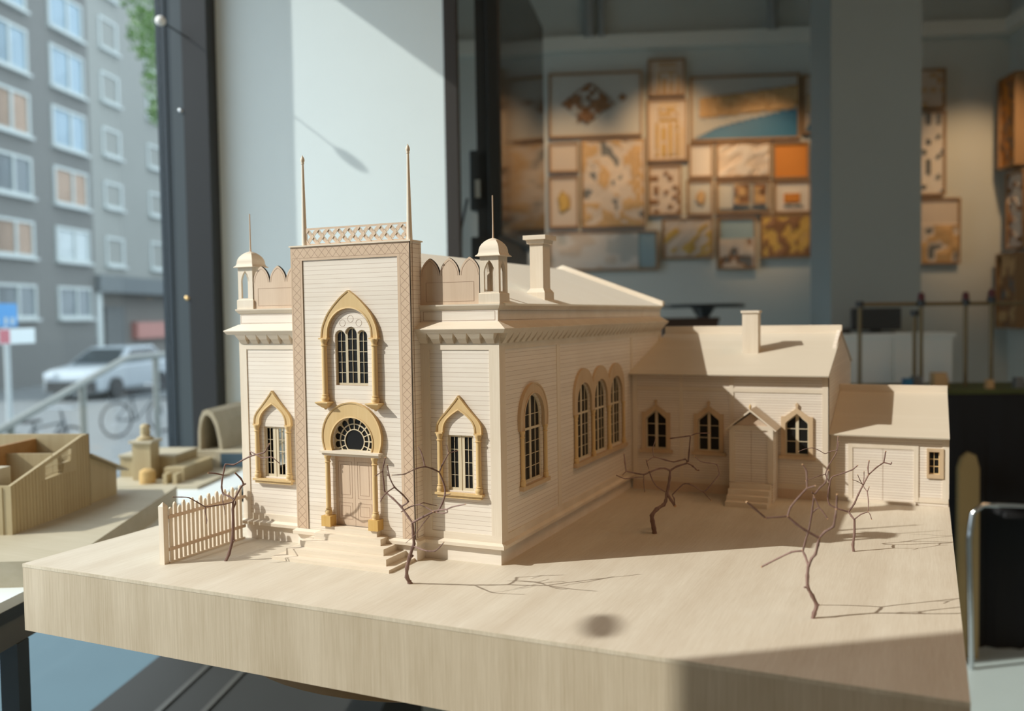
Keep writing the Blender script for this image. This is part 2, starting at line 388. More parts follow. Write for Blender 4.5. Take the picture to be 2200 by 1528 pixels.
TREES = {
 'left': ((-0.3378,-0.1068), [
  ([(-0.3378,-0.1068,-0.0010),(-0.3337,-0.1045,0.0091),(-0.3283,-0.1034,0.0268),(-0.3263,-0.1037,0.0468),(-0.3268,-0.1030,0.0657),(-0.3264,-0.1024,0.0758)],0.0022,0.0017),
  ([(-0.3283,-0.1034,0.0257),(-0.3242,-0.1037,0.0267)],0.001,0.0012),
  ([(-0.3264,-0.1024,0.0758),(-0.3202,-0.1012,0.0861),(-0.3143,-0.1003,0.0953),(-0.3120,-0.0991,0.0986),(-0.3135,-0.1016,0.1056),(-0.3187,-0.1058,0.1133)],0.0014,0.0011),
  ([(-0.3120,-0.0991,0.0986),(-0.3107,-0.0962,0.0982),(-0.3137,-0.0977,0.0963)],0.0008,0.0007),
  ([(-0.3261,-0.1021,0.0791),(-0.3345,-0.1014,0.0823),(-0.3435,-0.1010,0.0844),(-0.3468,-0.0999,0.0920),(-0.3462,-0.0992,0.1021),(-0.3454,-0.0960,0.1141),(-0.3439,-0.0950,0.1211),(-0.3328,-0.0921,0.1207),(-0.3232,-0.0897,0.1256),(-0.3093,-0.0874,0.1322),(-0.2975,-0.0862,0.1354),(-0.2896,-0.0847,0.1376),(-0.2853,-0.0846,0.1425),(-0.2812,-0.0847,0.1488)],0.0013,0.0009),
  ([(-0.3085,-0.0870,0.1330),(-0.3090,-0.0891,0.1386)],0.0009,0.0008),
  ([(-0.3090,-0.0891,0.1386),(-0.2978,-0.0908,0.1355),(-0.2876,-0.0907,0.1315),(-0.2764,-0.0898,0.1331),(-0.2721,-0.0901,0.1326),(-0.2627,-0.0883,0.1253)],0.0009,0.0006),
  ([(-0.3448,-0.0983,0.1077),(-0.3499,-0.1071,0.1111),(-0.3552,-0.1138,0.1124)],0.001,0.0011),
  ([(-0.3448,-0.0983,0.1077),(-0.3420,-0.0904,0.1067)],0.0008,0.0003),
  ([(-0.3266,-0.1025,0.0752),(-0.3311,-0.1134,0.0742),(-0.3354,-0.1242,0.0744),(-0.3421,-0.1339,0.0743),(-0.3471,-0.1403,0.0800),(-0.3551,-0.1480,0.0875),(-0.3607,-0.1539,0.0889),(-0.3685,-0.1607,0.0897)],0.0009,0.0006),
  ([(-0.3421,-0.1339,0.0743),(-0.3411,-0.1359,0.0691),(-0.3376,-0.1370,0.0586),(-0.3383,-0.1375,0.0537)],0.0007,0.0005),
  ([(-0.3435,-0.1010,0.0833),(-0.3411,-0.1047,0.0752),(-0.3359,-0.1072,0.0648),(-0.3357,-0.1074,0.0592)],0.0006,0.0004),
  ([(-0.3264,-0.1028,0.0657),(-0.3250,-0.0996,0.0731),(-0.3255,-0.0997,0.0764)],0.0012,0.0009),
 ]),
 'front': ((-0.0683,-0.1031), [
  ([(-0.0674,-0.1027,-0.0010),(-0.0686,-0.1043,0.0018),(-0.0699,-0.1078,0.0090),(-0.0666,-0.1124,0.0204),(-0.0596,-0.1173,0.0350),(-0.0524,-0.1222,0.0483),(-0.0506,-0.1223,0.0519),(-0.0488,-0.1264,0.0643),(-0.0478,-0.1297,0.0775)],0.0027,0.0016),
  ([(-0.0702,-0.1080,0.0082),(-0.0706,-0.1104,0.0086)],0.0012,0.001),
  ([(-0.0580,-0.1166,0.0350),(-0.0560,-0.1155,0.0370)],0.0014,0.0015),
  ([(-0.0519,-0.1219,0.0494),(-0.0376,-0.1307,0.0495),(-0.0230,-0.1405,0.0510),(-0.0131,-0.1414,0.0522),(-0.0067,-0.1426,0.0569),(-0.0006,-0.1439,0.0633)],0.001,0.0006),
  ([(-0.0478,-0.1297,0.0775),(-0.0560,-0.1286,0.0862),(-0.0645,-0.1256,0.0934),(-0.0747,-0.1255,0.1017),(-0.0835,-0.1249,0.1072),(-0.0859,-0.1258,0.1101),(-0.0856,-0.1274,0.1207),(-0.0868,-0.1274,0.1320),(-0.0846,-0.1282,0.1402),(-0.0818,-0.1287,0.1481)],0.0013,0.0008),
  ([(-0.0868,-0.1274,0.1325),(-0.0888,-0.1395,0.1284)],0.0007,0.0005),
  ([(-0.0645,-0.1256,0.0934),(-0.0530,-0.1288,0.1005),(-0.0555,-0.1361,0.1096),(-0.0606,-0.1446,0.1191),(-0.0654,-0.1463,0.1296),(-0.0669,-0.1485,0.1438)],0.0011,0.0007),
  ([(-0.0661,-0.1465,0.1319),(-0.0683,-0.1475,0.1328)],0.0009,0.001),
  ([(-0.0606,-0.1446,0.1191),(-0.0646,-0.1532,0.1149),(-0.0662,-0.1608,0.1102),(-0.0669,-0.1635,0.1062)],0.0009,0.0007),
  ([(-0.0478,-0.1297,0.0775),(-0.0347,-0.1299,0.0848),(-0.0217,-0.1280,0.0915)],0.0014,0.0012),
  ([(-0.0217,-0.1280,0.0915),(-0.0182,-0.1242,0.0916),(-0.0157,-0.1182,0.1000),(-0.0142,-0.1149,0.1084),(-0.0155,-0.1129,0.1169),(-0.0182,-0.1138,0.1259),(-0.0210,-0.1147,0.1331)],0.0013,0.0009),
  ([(-0.0142,-0.1150,0.1079),(-0.0067,-0.1159,0.1099)],0.0007,0.0005),
  ([(-0.0210,-0.1147,0.1331),(-0.0188,-0.1111,0.1411),(-0.0137,-0.1060,0.1532)],0.0009,0.0007),
  ([(-0.0137,-0.1060,0.1532),(-0.0162,-0.1046,0.1605),(-0.0172,-0.1050,0.1627)],0.0006,0.0004),
  ([(-0.0137,-0.1060,0.1532),(-0.0106,-0.1023,0.1542),(-0.0063,-0.0981,0.1553)],0.0007,0.0005),
  ([(-0.0210,-0.1147,0.1331),(-0.0259,-0.1211,0.1376),(-0.0314,-0.1280,0.1406),(-0.0369,-0.1371,0.1398),(-0.0452,-0.1478,0.1350),(-0.0495,-0.1541,0.1350),(-0.0534,-0.1604,0.1354)],0.001,0.0005),
  ([(-0.0314,-0.1280,0.1406),(-0.0340,-0.1266,0.1482),(-0.0375,-0.1256,0.1568),(-0.0418,-0.1251,0.1621)],0.0009,0.0007),
  ([(-0.0217,-0.1280,0.0915),(-0.0307,-0.1255,0.0942),(-0.0419,-0.1238,0.0972),(-0.0541,-0.1230,0.0936),(-0.0653,-0.1241,0.0873)],0.0009,0.0006),
  ([(-0.0419,-0.1238,0.0972),(-0.0399,-0.1184,0.0983),(-0.0347,-0.1118,0.0954),(-0.0304,-0.1055,0.0933)],0.0007,0.0005),
  ([(-0.0217,-0.1280,0.0921),(-0.0108,-0.1317,0.0951),(-0.0020,-0.1341,0.0967),(-0.0002,-0.1356,0.0942),(-0.0069,-0.1344,0.0923),(-0.0167,-0.1301,0.0918)],0.0009,0.0007),
  ([(-0.0015,-0.1339,0.0970),(0.0058,-0.1370,0.1004),(0.0146,-0.1373,0.1029),(0.0230,-0.1377,0.1050)],0.0009,0.0006),
  ([(-0.0267,-0.1284,0.0867),(-0.0287,-0.1361,0.0816),(-0.0316,-0.1422,0.0749),(-0.0337,-0.1478,0.0694)],0.0006,0.0004),
  ([(-0.0337,-0.1478,0.0694),(-0.0364,-0.1514,0.0662),(-0.0407,-0.1558,0.0619)],0.0005,0.0003),
 ]),
 'middle': ((0.1268,0.2266), [
  ([(0.1266,0.2265,-0.0010),(0.1253,0.2263,0.0077),(0.1236,0.2260,0.0176),(0.1229,0.2260,0.0253),(0.1281,0.2310,0.0330),(0.1366,0.2374,0.0390),(0.1388,0.2397,0.0437),(0.1398,0.2417,0.0534),(0.1414,0.2452,0.0640),(0.1429,0.2465,0.0761),(0.1430,0.2492,0.0851)],0.0036,0.0018),
  ([(0.1232,0.2262,0.0251),(0.1203,0.2226,0.0252)],0.001,0.0005),
  ([(0.1430,0.2492,0.0851),(0.1378,0.2425,0.0889),(0.1304,0.2369,0.0892),(0.1195,0.2273,0.0851),(0.1131,0.2220,0.0823),(0.1037,0.2156,0.0845),(0.0919,0.2081,0.0881)],0.0015,0.001),
  ([(0.0919,0.2081,0.0881),(0.0905,0.2081,0.0992),(0.0891,0.2080,0.1124)],0.0011,0.001),
  ([(0.0919,0.2081,0.0881),(0.0882,0.2018,0.0831)],0.0008,0.0007),
  ([(0.0813,0.1965,0.0839),(0.0863,0.1986,0.0813),(0.0933,0.1996,0.0791),(0.1071,0.2081,0.0804),(0.1148,0.2161,0.0801)],0.0009,0.0006),
  ([(0.1131,0.2220,0.0823),(0.1140,0.2176,0.0726),(0.1159,0.2156,0.0588)],0.0007,0.0006),
  ([(0.1430,0.2492,0.0851),(0.1504,0.2550,0.0902),(0.1635,0.2656,0.0943)],0.0016,0.0014),
  ([(0.1635,0.2656,0.0943),(0.1609,0.2647,0.0997),(0.1468,0.2558,0.0966),(0.1362,0.2489,0.0998),(0.1221,0.2405,0.1046),(0.1142,0.2343,0.0989)],0.0012,0.0008),
  ([(0.1221,0.2405,0.1046),(0.1206,0.2403,0.1159),(0.1231,0.2419,0.1247),(0.1243,0.2428,0.1324)],0.0007,0.0005),
  ([(0.1645,0.2661,0.0959),(0.1650,0.2692,0.1084),(0.1662,0.2731,0.1320)],0.0012,0.001),
  ([(0.1662,0.2731,0.1320),(0.1522,0.2621,0.1306),(0.1408,0.2546,0.1294)],0.001,0.001),
  ([(0.1662,0.2731,0.1320),(0.1736,0.2810,0.1347),(0.1900,0.2929,0.1344)],0.0009,0.0008),
  ([(0.1635,0.2656,0.0943),(0.1715,0.2647,0.0904),(0.1770,0.2648,0.0849)],0.0012,0.001),
  ([(0.1770,0.2648,0.0849),(0.1805,0.2642,0.0856)],0.0009,0.0009),
  ([(0.1405,0.2421,0.0539),(0.1466,0.2401,0.0453),(0.1531,0.2361,0.0383)],0.0022,0.002),
  ([(0.1410,0.2402,0.0549),(0.1301,0.2269,0.0656),(0.1257,0.2209,0.0750),(0.1223,0.2156,0.0894)],0.0009,0.0009),
  ([(0.1223,0.2157,0.0910),(0.1203,0.2151,0.0976),(0.1186,0.2146,0.1047)],0.0006,0.0007),
  ([(0.1526,0.2360,0.0399),(0.1521,0.2340,0.0502),(0.1501,0.2333,0.0546),(0.1649,0.2342,0.0699),(0.1728,0.2357,0.0705),(0.1826,0.2356,0.0667),(0.1919,0.2374,0.0605),(0.1997,0.2391,0.0678),(0.2122,0.2413,0.0845),(0.2127,0.2417,0.0887),(0.2102,0.2388,0.0988),(0.2028,0.2333,0.1012),(0.1911,0.2259,0.1041),(0.1842,0.2209,0.1115)],0.001,0.0007),
  ([(0.1919,0.2374,0.0605),(0.2031,0.2354,0.0497)],0.0006,0.0006),
 ]),
 'right': ((0.3669,-0.0558), [
  ([(0.3667,-0.0559,-0.0010),(0.3680,-0.0551,0.0047),(0.3704,-0.0547,0.0132),(0.3664,-0.0571,0.0231),(0.3625,-0.0596,0.0317),(0.3622,-0.0603,0.0427),(0.3632,-0.0605,0.0537)],0.0023,0.0017),
  ([(0.3704,-0.0547,0.0132),(0.3727,-0.0558,0.0144)],0.0012,0.001),
  ([(0.3627,-0.0595,0.0317),(0.3593,-0.0622,0.0320)],0.0012,0.001),
  ([(0.3632,-0.0605,0.0525),(0.3664,-0.0619,0.0614),(0.3702,-0.0633,0.0666),(0.3729,-0.0670,0.0772),(0.3744,-0.0693,0.0842)],0.0016,0.0014),
  ([(0.3744,-0.0693,0.0842),(0.3615,-0.0759,0.0927),(0.3536,-0.0793,0.0990),(0.3465,-0.0822,0.1060)],0.0014,0.0012),
  ([(0.3465,-0.0822,0.1060),(0.3273,-0.0932,0.1052)],0.001,0.0009),
  ([(0.3273,-0.0932,0.1052),(0.3181,-0.0992,0.1148),(0.3115,-0.1041,0.1217)],0.001,0.001),
  ([(0.3465,-0.0822,0.1060),(0.3487,-0.0786,0.1142),(0.3552,-0.0730,0.1230),(0.3628,-0.0668,0.1318)],0.0011,0.0009),
  ([(0.3628,-0.0668,0.1318),(0.3621,-0.0642,0.1477),(0.3585,-0.0655,0.1546)],0.0009,0.0008),
  ([(0.3628,-0.0668,0.1318),(0.3707,-0.0675,0.1347)],0.0009,0.0008),
  ([(0.3744,-0.0693,0.0842),(0.3797,-0.0698,0.0910),(0.3872,-0.0683,0.0963),(0.3891,-0.0692,0.1066),(0.3901,-0.0684,0.1134)],0.0012,0.0011),
  ([(0.3901,-0.0684,0.1134),(0.3908,-0.0696,0.1280)],0.001,0.001),
  ([(0.3632,-0.0605,0.0537),(0.3592,-0.0520,0.0608),(0.3561,-0.0467,0.0644)],0.0014,0.0012),
  ([(0.3561,-0.0467,0.0644),(0.3457,-0.0472,0.0624),(0.3331,-0.0467,0.0550),(0.3162,-0.0484,0.0445)],0.0011,0.001),
  ([(0.3564,-0.0466,0.0644),(0.3585,-0.0429,0.0741),(0.3615,-0.0399,0.0853),(0.3640,-0.0369,0.1018),(0.3658,-0.0341,0.1193)],0.0011,0.0009),
  ([(0.3658,-0.0341,0.1193),(0.3709,-0.0293,0.1262),(0.3758,-0.0256,0.1311),(0.3787,-0.0215,0.1430)],0.0009,0.0008),
  ([(0.3661,-0.0340,0.1193),(0.3638,-0.0360,0.1224)],0.0008,0.0007),
  ([(0.3643,-0.0368,0.1015),(0.3710,-0.0367,0.1072),(0.3789,-0.0369,0.0968)],0.0008,0.0007),
  ([(0.3710,-0.0367,0.1072),(0.3664,-0.0361,0.1172)],0.0007,0.0006),
 ]),
 'rear': ((0.3854,0.2248), [
  ([(0.3854,0.2248,-0.0010),(0.3844,0.2248,0.0086),(0.3861,0.2262,0.0218),(0.3860,0.2270,0.0404)],0.0019,0.0014),
  ([(0.3860,0.2270,0.0404),(0.3817,0.2340,0.0435),(0.3782,0.2392,0.0471)],0.0013,0.0012),
  ([(0.3782,0.2392,0.0471),(0.3654,0.2357,0.0510),(0.3555,0.2336,0.0560),(0.3535,0.2331,0.0647),(0.3546,0.2342,0.0770),(0.3558,0.2350,0.0819)],0.0012,0.001),
  ([(0.3558,0.2350,0.0819),(0.3570,0.2336,0.0889),(0.3597,0.2329,0.0928)],0.0009,0.0009),
  ([(0.3597,0.2329,0.0928),(0.3732,0.2349,0.0979),(0.3831,0.2353,0.1025),(0.3891,0.2361,0.1081)],0.0009,0.0008),
  ([(0.3558,0.2350,0.0819),(0.3504,0.2375,0.0944),(0.3537,0.2439,0.1052),(0.3616,0.2526,0.1193),(0.3629,0.2559,0.1290),(0.3638,0.2591,0.1412)],0.0009,0.0005),
  ([(0.3631,0.2535,0.1226),(0.3653,0.2551,0.1351)],0.0005,0.0004),
  ([(0.3623,0.2532,0.1240),(0.3551,0.2542,0.1218),(0.3481,0.2530,0.1186),(0.3403,0.2518,0.1231),(0.3325,0.2505,0.1258),(0.3231,0.2484,0.1240),(0.3160,0.2471,0.1208)],0.0006,0.0004),
  ([(0.3504,0.2375,0.0944),(0.3414,0.2266,0.0927),(0.3287,0.2140,0.0885)],0.0006,0.0005),
  ([(0.3782,0.2392,0.0471),(0.3850,0.2406,0.0581),(0.3896,0.2411,0.0699),(0.3956,0.2423,0.0832),(0.4017,0.2413,0.0960)],0.0012,0.001),
  ([(0.4017,0.2413,0.0960),(0.4011,0.2392,0.1053),(0.4026,0.2382,0.1145)],0.0009,0.0008),
  ([(0.4017,0.2413,0.0960),(0.4103,0.2501,0.1041),(0.4190,0.2588,0.1101)],0.001,0.0009),
  ([(0.4190,0.2588,0.1101),(0.4211,0.2626,0.1238)],0.0009,0.0009),
  ([(0.4190,0.2588,0.1101),(0.4274,0.2581,0.1084),(0.4281,0.2586,0.1111)],0.0009,0.0008),
  ([(0.3949,0.2419,0.0824),(0.3922,0.2366,0.0889),(0.3893,0.2334,0.0966)],0.0006,0.0005),
  ([(0.3949,0.2419,0.0824),(0.3963,0.2430,0.0913),(0.3963,0.2434,0.0995)],0.0006,0.0005),
  ([(0.3944,0.2418,0.0832),(0.3899,0.2355,0.0873),(0.3836,0.2283,0.0908)],0.0005,0.0004),
  ([(0.3956,0.2422,0.0807),(0.4006,0.2354,0.0757),(0.4029,0.2345,0.0818)],0.0007,0.0006),
  ([(0.4006,0.2354,0.0757),(0.4023,0.2313,0.0644),(0.4022,0.2284,0.0512)],0.0007,0.0006),
  ([(0.3863,0.2272,0.0409),(0.3936,0.2265,0.0477),(0.4022,0.2284,0.0512)],0.0009,0.0008),
  ([(0.4022,0.2284,0.0512),(0.4044,0.2270,0.0484),(0.4064,0.2255,0.0424)],0.0006,0.0005),
 ]),
}
# ================================================================== the display base
W, L = 0.4, 0.732
base = thing('model_stand', 'thick pale wooden base board under the towered building model', 'base board', (-0.0365, 0.4, -0.0857))
MB().box(-0.5737, 0.5007, -0.2124, 1.02, -0.0857, -0.0042).build('base_body', M['baseside'], base)
MB().box(-0.5737, 0.5007, -0.2124, 1.02, -0.0042, 0.0).build('base_top', [M['base']], base)
MB().box(-0.5738, 0.5008, -0.2127, -0.2124, -0.0042, -0.0002).build('base_edge_strip', M['baseedge'], base)
tt = thing('turntable', 'round brown wooden disc on a dark post under the base board', 'turntable', (-0.05, 0.2, -0.9))
MB().lathe([(0.262, -0.0857), (0.27, -0.09), (0.27, -0.111), (0.262, -0.115)], -0.14, 0.09, 64).build('disc', M['turnwood'], tt, smooth=True)
MB().lathe([(0.05, -0.115), (0.05, -0.86), (0.30, -0.88), (0.30, -0.9)], -0.05, 0.25, 32).build('post', M['black'], tt, smooth=True)

# ================================================================== the hall model
hall = thing('hall_model', 'pale wooden model hall with a tall diamond-bordered front tower, domed corner turrets and arched windows', 'building model', (-0.2, 0.366, 0))
TL, TR, TY = -0.2912, -0.1094, -0.021
F0, FT, S0 = FAC(0.0), FAC(TY), SIDE(0.0)
mx = lambda x: -0.4 - x

def sash_of(mb, fr, shape, cols, rows, w0, w1, rim, bar, zb=None, xs=None):
    """glazing frame with panes cut out of a convex outline"""
    inn = inset(shape, rim)
    X = [p[0] for p in inn]; Zs = [p[1] for p in inn]
    xs = xs or [min(X) + (max(X) - min(X)) * i / cols for i in range(cols + 1)]
    zb = zb or [min(Zs) + (max(Zs) - min(Zs)) * i / rows for i in range(rows + 1)]
    bars = bar if isinstance(bar, (list, tuple)) else [bar] * (len(xs))
    holes = []
    for i in range(len(xs) - 1):
        for j in range(len(zb) - 1):
            bl = bars[i] / 2 if i else 0; br = bars[i + 1] / 2 if i < len(xs) - 2 else 0
            b0 = 0.0003 if j else 0; b1 = 0.0003 if j < len(zb) - 2 else 0
            h = clip(rect(xs[i] + bl, xs[i + 1] - br, zb[j] + b0, zb[j + 1] - b1), inn)
            if h and area(h) > 1e-6: holes.append(h)
    mb.plate(fr, shape, holes, w0, w1)

# ---- walls
OGR = [(0.032, 0.1612), (0.0308, 0.1707), (0.0262, 0.1784), (0.0188, 0.1861), (0.0117, 0.1938), (0.0048, 0.2015), (0.0, 0.2077)]
OGI = [(0.022, 0.1612), (0.0212, 0.1690), (0.0172, 0.1765), (0.0090, 0.1838), (0.0, 0.1895)]
def smoothcurve(pts, n=4):
    out = []
    for i in range(len(pts) - 1):
        p0 = pts[max(i - 1, 0)]; p1 = pts[i]; p2 = pts[i + 1]; p3 = pts[min(i + 2, len(pts) - 1)]
        for k in range(n):
            t = k / n
            out.append(tuple(0.5 * (2 * p1[q] + (p2[q] - p0[q]) * t + (2 * p0[q] - 5 * p1[q] + 4 * p2[q] - p3[q]) * t * t + (3 * p1[q] - p0[q] - 3 * p2[q] + p3[q]) * t ** 3) for q in (0, 1)))
    out.append(pts[-1])
    return out
def both(half, cx):
    """a right-hand half outline (base to apex) mirrored into an open arch, right base to left base"""
    return [(cx + x, z) for x, z in half] + [(cx - x, z) for x, z in reversed(half[:-1])]
def archband(outer, inner):
    return outer + list(reversed(inner))

WINW = [(-0.344, 0.0183), (-0.056, 0.0183)]       # the two tall windows of the wings
wz0, wz1 = 0.0885, 0.1578
for nm, x0, x1, (cx, h) in (('left', -W + 0.002, TL, WINW[0]), ('right', TR, -0.002, WINW[1])):
    MB().plate(F0, rect(x0, x1, 0.02, 0.2985), [rect(cx - h, cx + h, wz0, wz1)], -0.0066, -0.0012).build('front_wall', M['siding'], hall)
SW = [(0.0989, 0.0324, 0.088, 0.2037), (0.2914, 0.0314, 0.088, 0.2034), (0.3673, 0.0314, 0.088, 0.2034), (0.4448, 0.0314, 0.088, 0.2034)]
MB().plate(S0, rect(0.002, L, 0.02, 0.2985), [arched(c - h, c + h, z0, z1) for c, h, z0, z1 in SW], -0.0066, -0.0012).build('side_wall', M['siding_side'], hall)
SL = Fr((-W, 0, 0), (0, 1, 0), (0, 0, 1), (-1, 0, 0))
lh = [arched(c - h, c + h, z0, z1) for c, h, z0, z1 in SW]
MB().plate(SL, rect(0.002, L, 0.02, 0.2985), lh, -0.0066, -0.0012).build('side_wall', M['siding_side'], hall)
MB().plate(SL, rect(0.007, 0.20, 0.02, 0.31), [lh[0]], -0.0076, -0.0067).build('added_dark_lining', M['lining'], hall)  # black sheets added so the inside stays dark behind the clear window
MB().box(-W + 0.0076, TL + 0.02, 0.20, 0.204, 0.02, 0.31).box(-W + 0.0076, TL + 0.02, 0.007, 0.20, 0.300, 0.304).box(-W + 0.0076, TL + 0.02, 0.007, 0.20, 0.02, 0.024).box(TL + 0.016, TL + 0.02, 0.008, 0.20, 0.024, 0.30).build('added_dark_lining', M['lining'], hall)
MB().box(-W + 0.006, -0.006, L - 0.006, L, 0.02, 0.2985).build('back_wall', M['siding'], hall)
# plinth, water table, frieze board, upper wall, ledge: swept round the hall
PATH = [(-W, L), (-W, 0), (TL, 0)], [(TR, 0), (0, 0), (0, L)]
def swept(name, prof, mat, paths=PATH, part=hall):
    for pth in paths: MB().sweep(prof, pth).build(name, mat, part)
swept('plinth', [(-0.0028, 0), (-0.0028, 0.0215), (-0.008, 0.0215), (-0.008, 0)], M['plain'])
swept('water_table', [(-0.004, 0.0205), (0.0042, 0.0207), (0.0044, 0.0248), (0.0005, 0.0275), (-0.004, 0.0278)], M['trim_x'])
swept('base_board', [(-0.0012, 0.0275), (0, 0.0275), (0, 0.0365), (-0.0012, 0.0365)], M['trim_x'])
swept('frieze', [(-0.0012, 0.2639), (0, 0.2639), (0, 0.2845), (-0.0012, 0.2845)], M['trim_x'])
swept('cornice', [(-0.002, 0.2845), (0.0112, 0.2845), (0.0147, 0.2892), (0.0147, 0.2899), (0.0, 0.2982), (-0.002, 0.2982)], M['trim_x'])
swept('upper_wall', [(-0.006, 0.2975), (-0.0018, 0.2975), (-0.0018, 0.3132), (-0.006, 0.3132)], M['plain'])
swept('ledge', [(-0.03, 0.3125), (-0.001, 0.3128), (0.0005, 0.3145), (0.0028, 0.3178), (0.0030, 0.3197), (-0.03, 0.3197)], M['trim_x'])
# engraved border of the upper wall
for fr, u0, u1 in ((F0, -W + 0.003, TL - 0.002), (F0, TR + 0.004, -0.0055), (S0, 0.006, L - 0.006)):
    MB().plate(fr, rect(u0, u1, 0.2998, 0.3112), [rect(u0 + 0.0004, u1 - 0.0004, 0.3002, 0.3108)], -0.0019, -0.00165).build('engraved_border', M['engrave'], hall)
# pilasters
for fr, u0, u1 in ((F0, -0.0139, 0.0), (F0, TR, -0.0971), (F0, -W, -0.3876), (F0, TL - 0.0022, TL), (S0, 0.0014, 0.0172), (S0, 0.187, 0.199), (S0, 0.533, 0.5445), (S0, L - 0.014, L - 0.0005)):
    MB().fbox(fr, u0, u1, 0.0365, 0.2639, -0.0014, 0.0).build('pilaster', M['trim'], hall)
# brackets under the cornice
def bracket(fr, c):
    a, b, w = 0.0092, 0.0062, 0.0112
    mb = MB()
    R = [[fr(c - a, 0.2848, 0), fr(c + a, 0.2848, 0), fr(c + a, 0.2848, w), fr(c - a, 0.2848, w)],
         [fr(c - b, 0.2778, 0), fr(c + b, 0.2778, 0), fr(c + b, 0.2778, 0.0066), fr(c - b, 0.2778, 0.0066)],
         [fr(c - 0.0052, 0.2716, 0), fr(c + 0.0052, 0.2716, 0), fr(c + 0.0052, 0.2716, 0.0012), fr(c - 0.0052, 0.2716, 0.0012)]]
    mb.rings(R).build('bracket', M['trim_x'], hall)
for k in range(6):
    c = -0.0107 - 0.0186 * k
    if k < 6: bracket(F0, c)
    bracket(F0, mx(c))
for k in range(39): bracket(S0, 0.0107 + 0.0186 * k)

# ---- wing windows with ogee surrounds
def column(mb, fr, u, z0, z1, r, w, seg=14):
    """small turned column: base bulb, ring, tapering shaft, ring, capital"""
    h = z1 - z0; c = fr(u, 0, w)
    prof = [(r * 1.35, z0), (r * 1.35, z0 + 0.0012), (r * 1.25, z0 + 0.0016), (r * 1.45, z0 + 0.004), (r * 1.25, z0 + 0.0068), (r * 0.95, z0 + 0.0078), (r * 1.2, z0 + 0.0084), (r * 1.2, z0 + 0.0092), (r * 0.95, z0 + 0.0098),
            (r, z0 + h * 0.5), (r * 0.9, z1 - 0.0095), (r * 1.2, z1 - 0.0088), (r * 1.25, z1 - 0.008), (r * 0.95, z1 - 0.0074), (r * 0.95, z1 - 0.0050), (r * 1.25, z1 - 0.0030), (r * 1.35, z1 - 0.0012), (r * 1.35, z1)]
    mb.lathe(prof, c.x, c.y, seg)
def arch_part(name, fr, outer, inner, mat, parent, t=0.0026, rim=0.0017):
    mb = MB()
    mb.plate(fr, archband(outer, inner), [], -0.0014, t)
    # raised outer and inner lips
    for line, sgn in ((outer, -1), (inner, 1)):
        off = []
        n = len(line)
        for i, p in enumerate(line):
            a = line[max(i - 1, 0)]; b = line[min(i + 1, n - 1)]
            dx, dz = b[0] - a[0], b[1] - a[1]; l = math.hypot(dx, dz) or 1
            off.append((p[0] + sgn * dz / l * rim * (-1) * -1, p[1] - sgn * dx / l * rim * (-1) * -1))
        V = []; F = []
        for p, q in zip(line, off):
            V += [fr(p[0], p[1], t), fr(p[0], p[1], t + 0.0011), fr(q[0], q[1], t + 0.0007), fr(q[0], q[1], t)]
        R = [V[4 * i:4 * i + 4] for i in range(n)]
        mb.rings(R)
    return mb.build(name, mat, parent)

for cx, h in WINW:
    w = MB()
    shp = rect(cx - h, cx + h, wz0, wz1)
    holes = []
    for s in (-1, 1):
        xa, xm, xb = cx + s * 0.0044, cx + s * 0.0097, cx + s * (h - 0.0030)
        for u0, u1 in ((xa, xm), (xm, xb)):
            lo, hi = min(u0, u1), max(u0, u1)
            lo += 0.00025; hi -= 0.00025
            for j in range(4):
                zz0 = wz0 + 0.0032 + j * 0.0160; holes.append(rect(lo, hi, zz0 + 0.00025, zz0 + 0.016 - 0.00025))
    w.plate(F0, shp, holes, -0.0056, -0.0042)
    win = w.build('window', M['sash'], hall)
    if cx > -0.2: MB().fbox(F0, cx - h, cx + h, wz0, wz1, -0.0064, -0.0052).build('glass', M['pane'], win)
    MB().fbox(F0, cx - 0.0004, cx + 0.0004, wz0, wz1, -0.0042, -0.0036).build('meeting_rail', M['sash'], win)
    arch_part('ogee_arch', F0, both(smoothcurve(OGR), cx), both(smoothcurve(OGI), cx), M['gold'], win)
    for s in (-1, 1):
        mb = MB(); column(mb, F0, cx + s * 0.027, 0.0865, 0.1600, 0.0034, 0.0022)
        mb.fbox(F0, cx + s * 0.027 - 0.0052, cx + s * 0.027 + 0.0052, 0.1598, 0.1614, -0.001, 0.0052)
        mb.build('column', M['gold'], win, smooth=True)
    MB().fbox(F0, cx - 0.033, cx + 0.033, 0.0838, 0.0866, -0.001, 0.0068).fbox(F0, cx - 0.0305, cx + 0.0305, 0.0800, 0.0838, -0.001, 0.0045).build('sill', M['gold'], win)

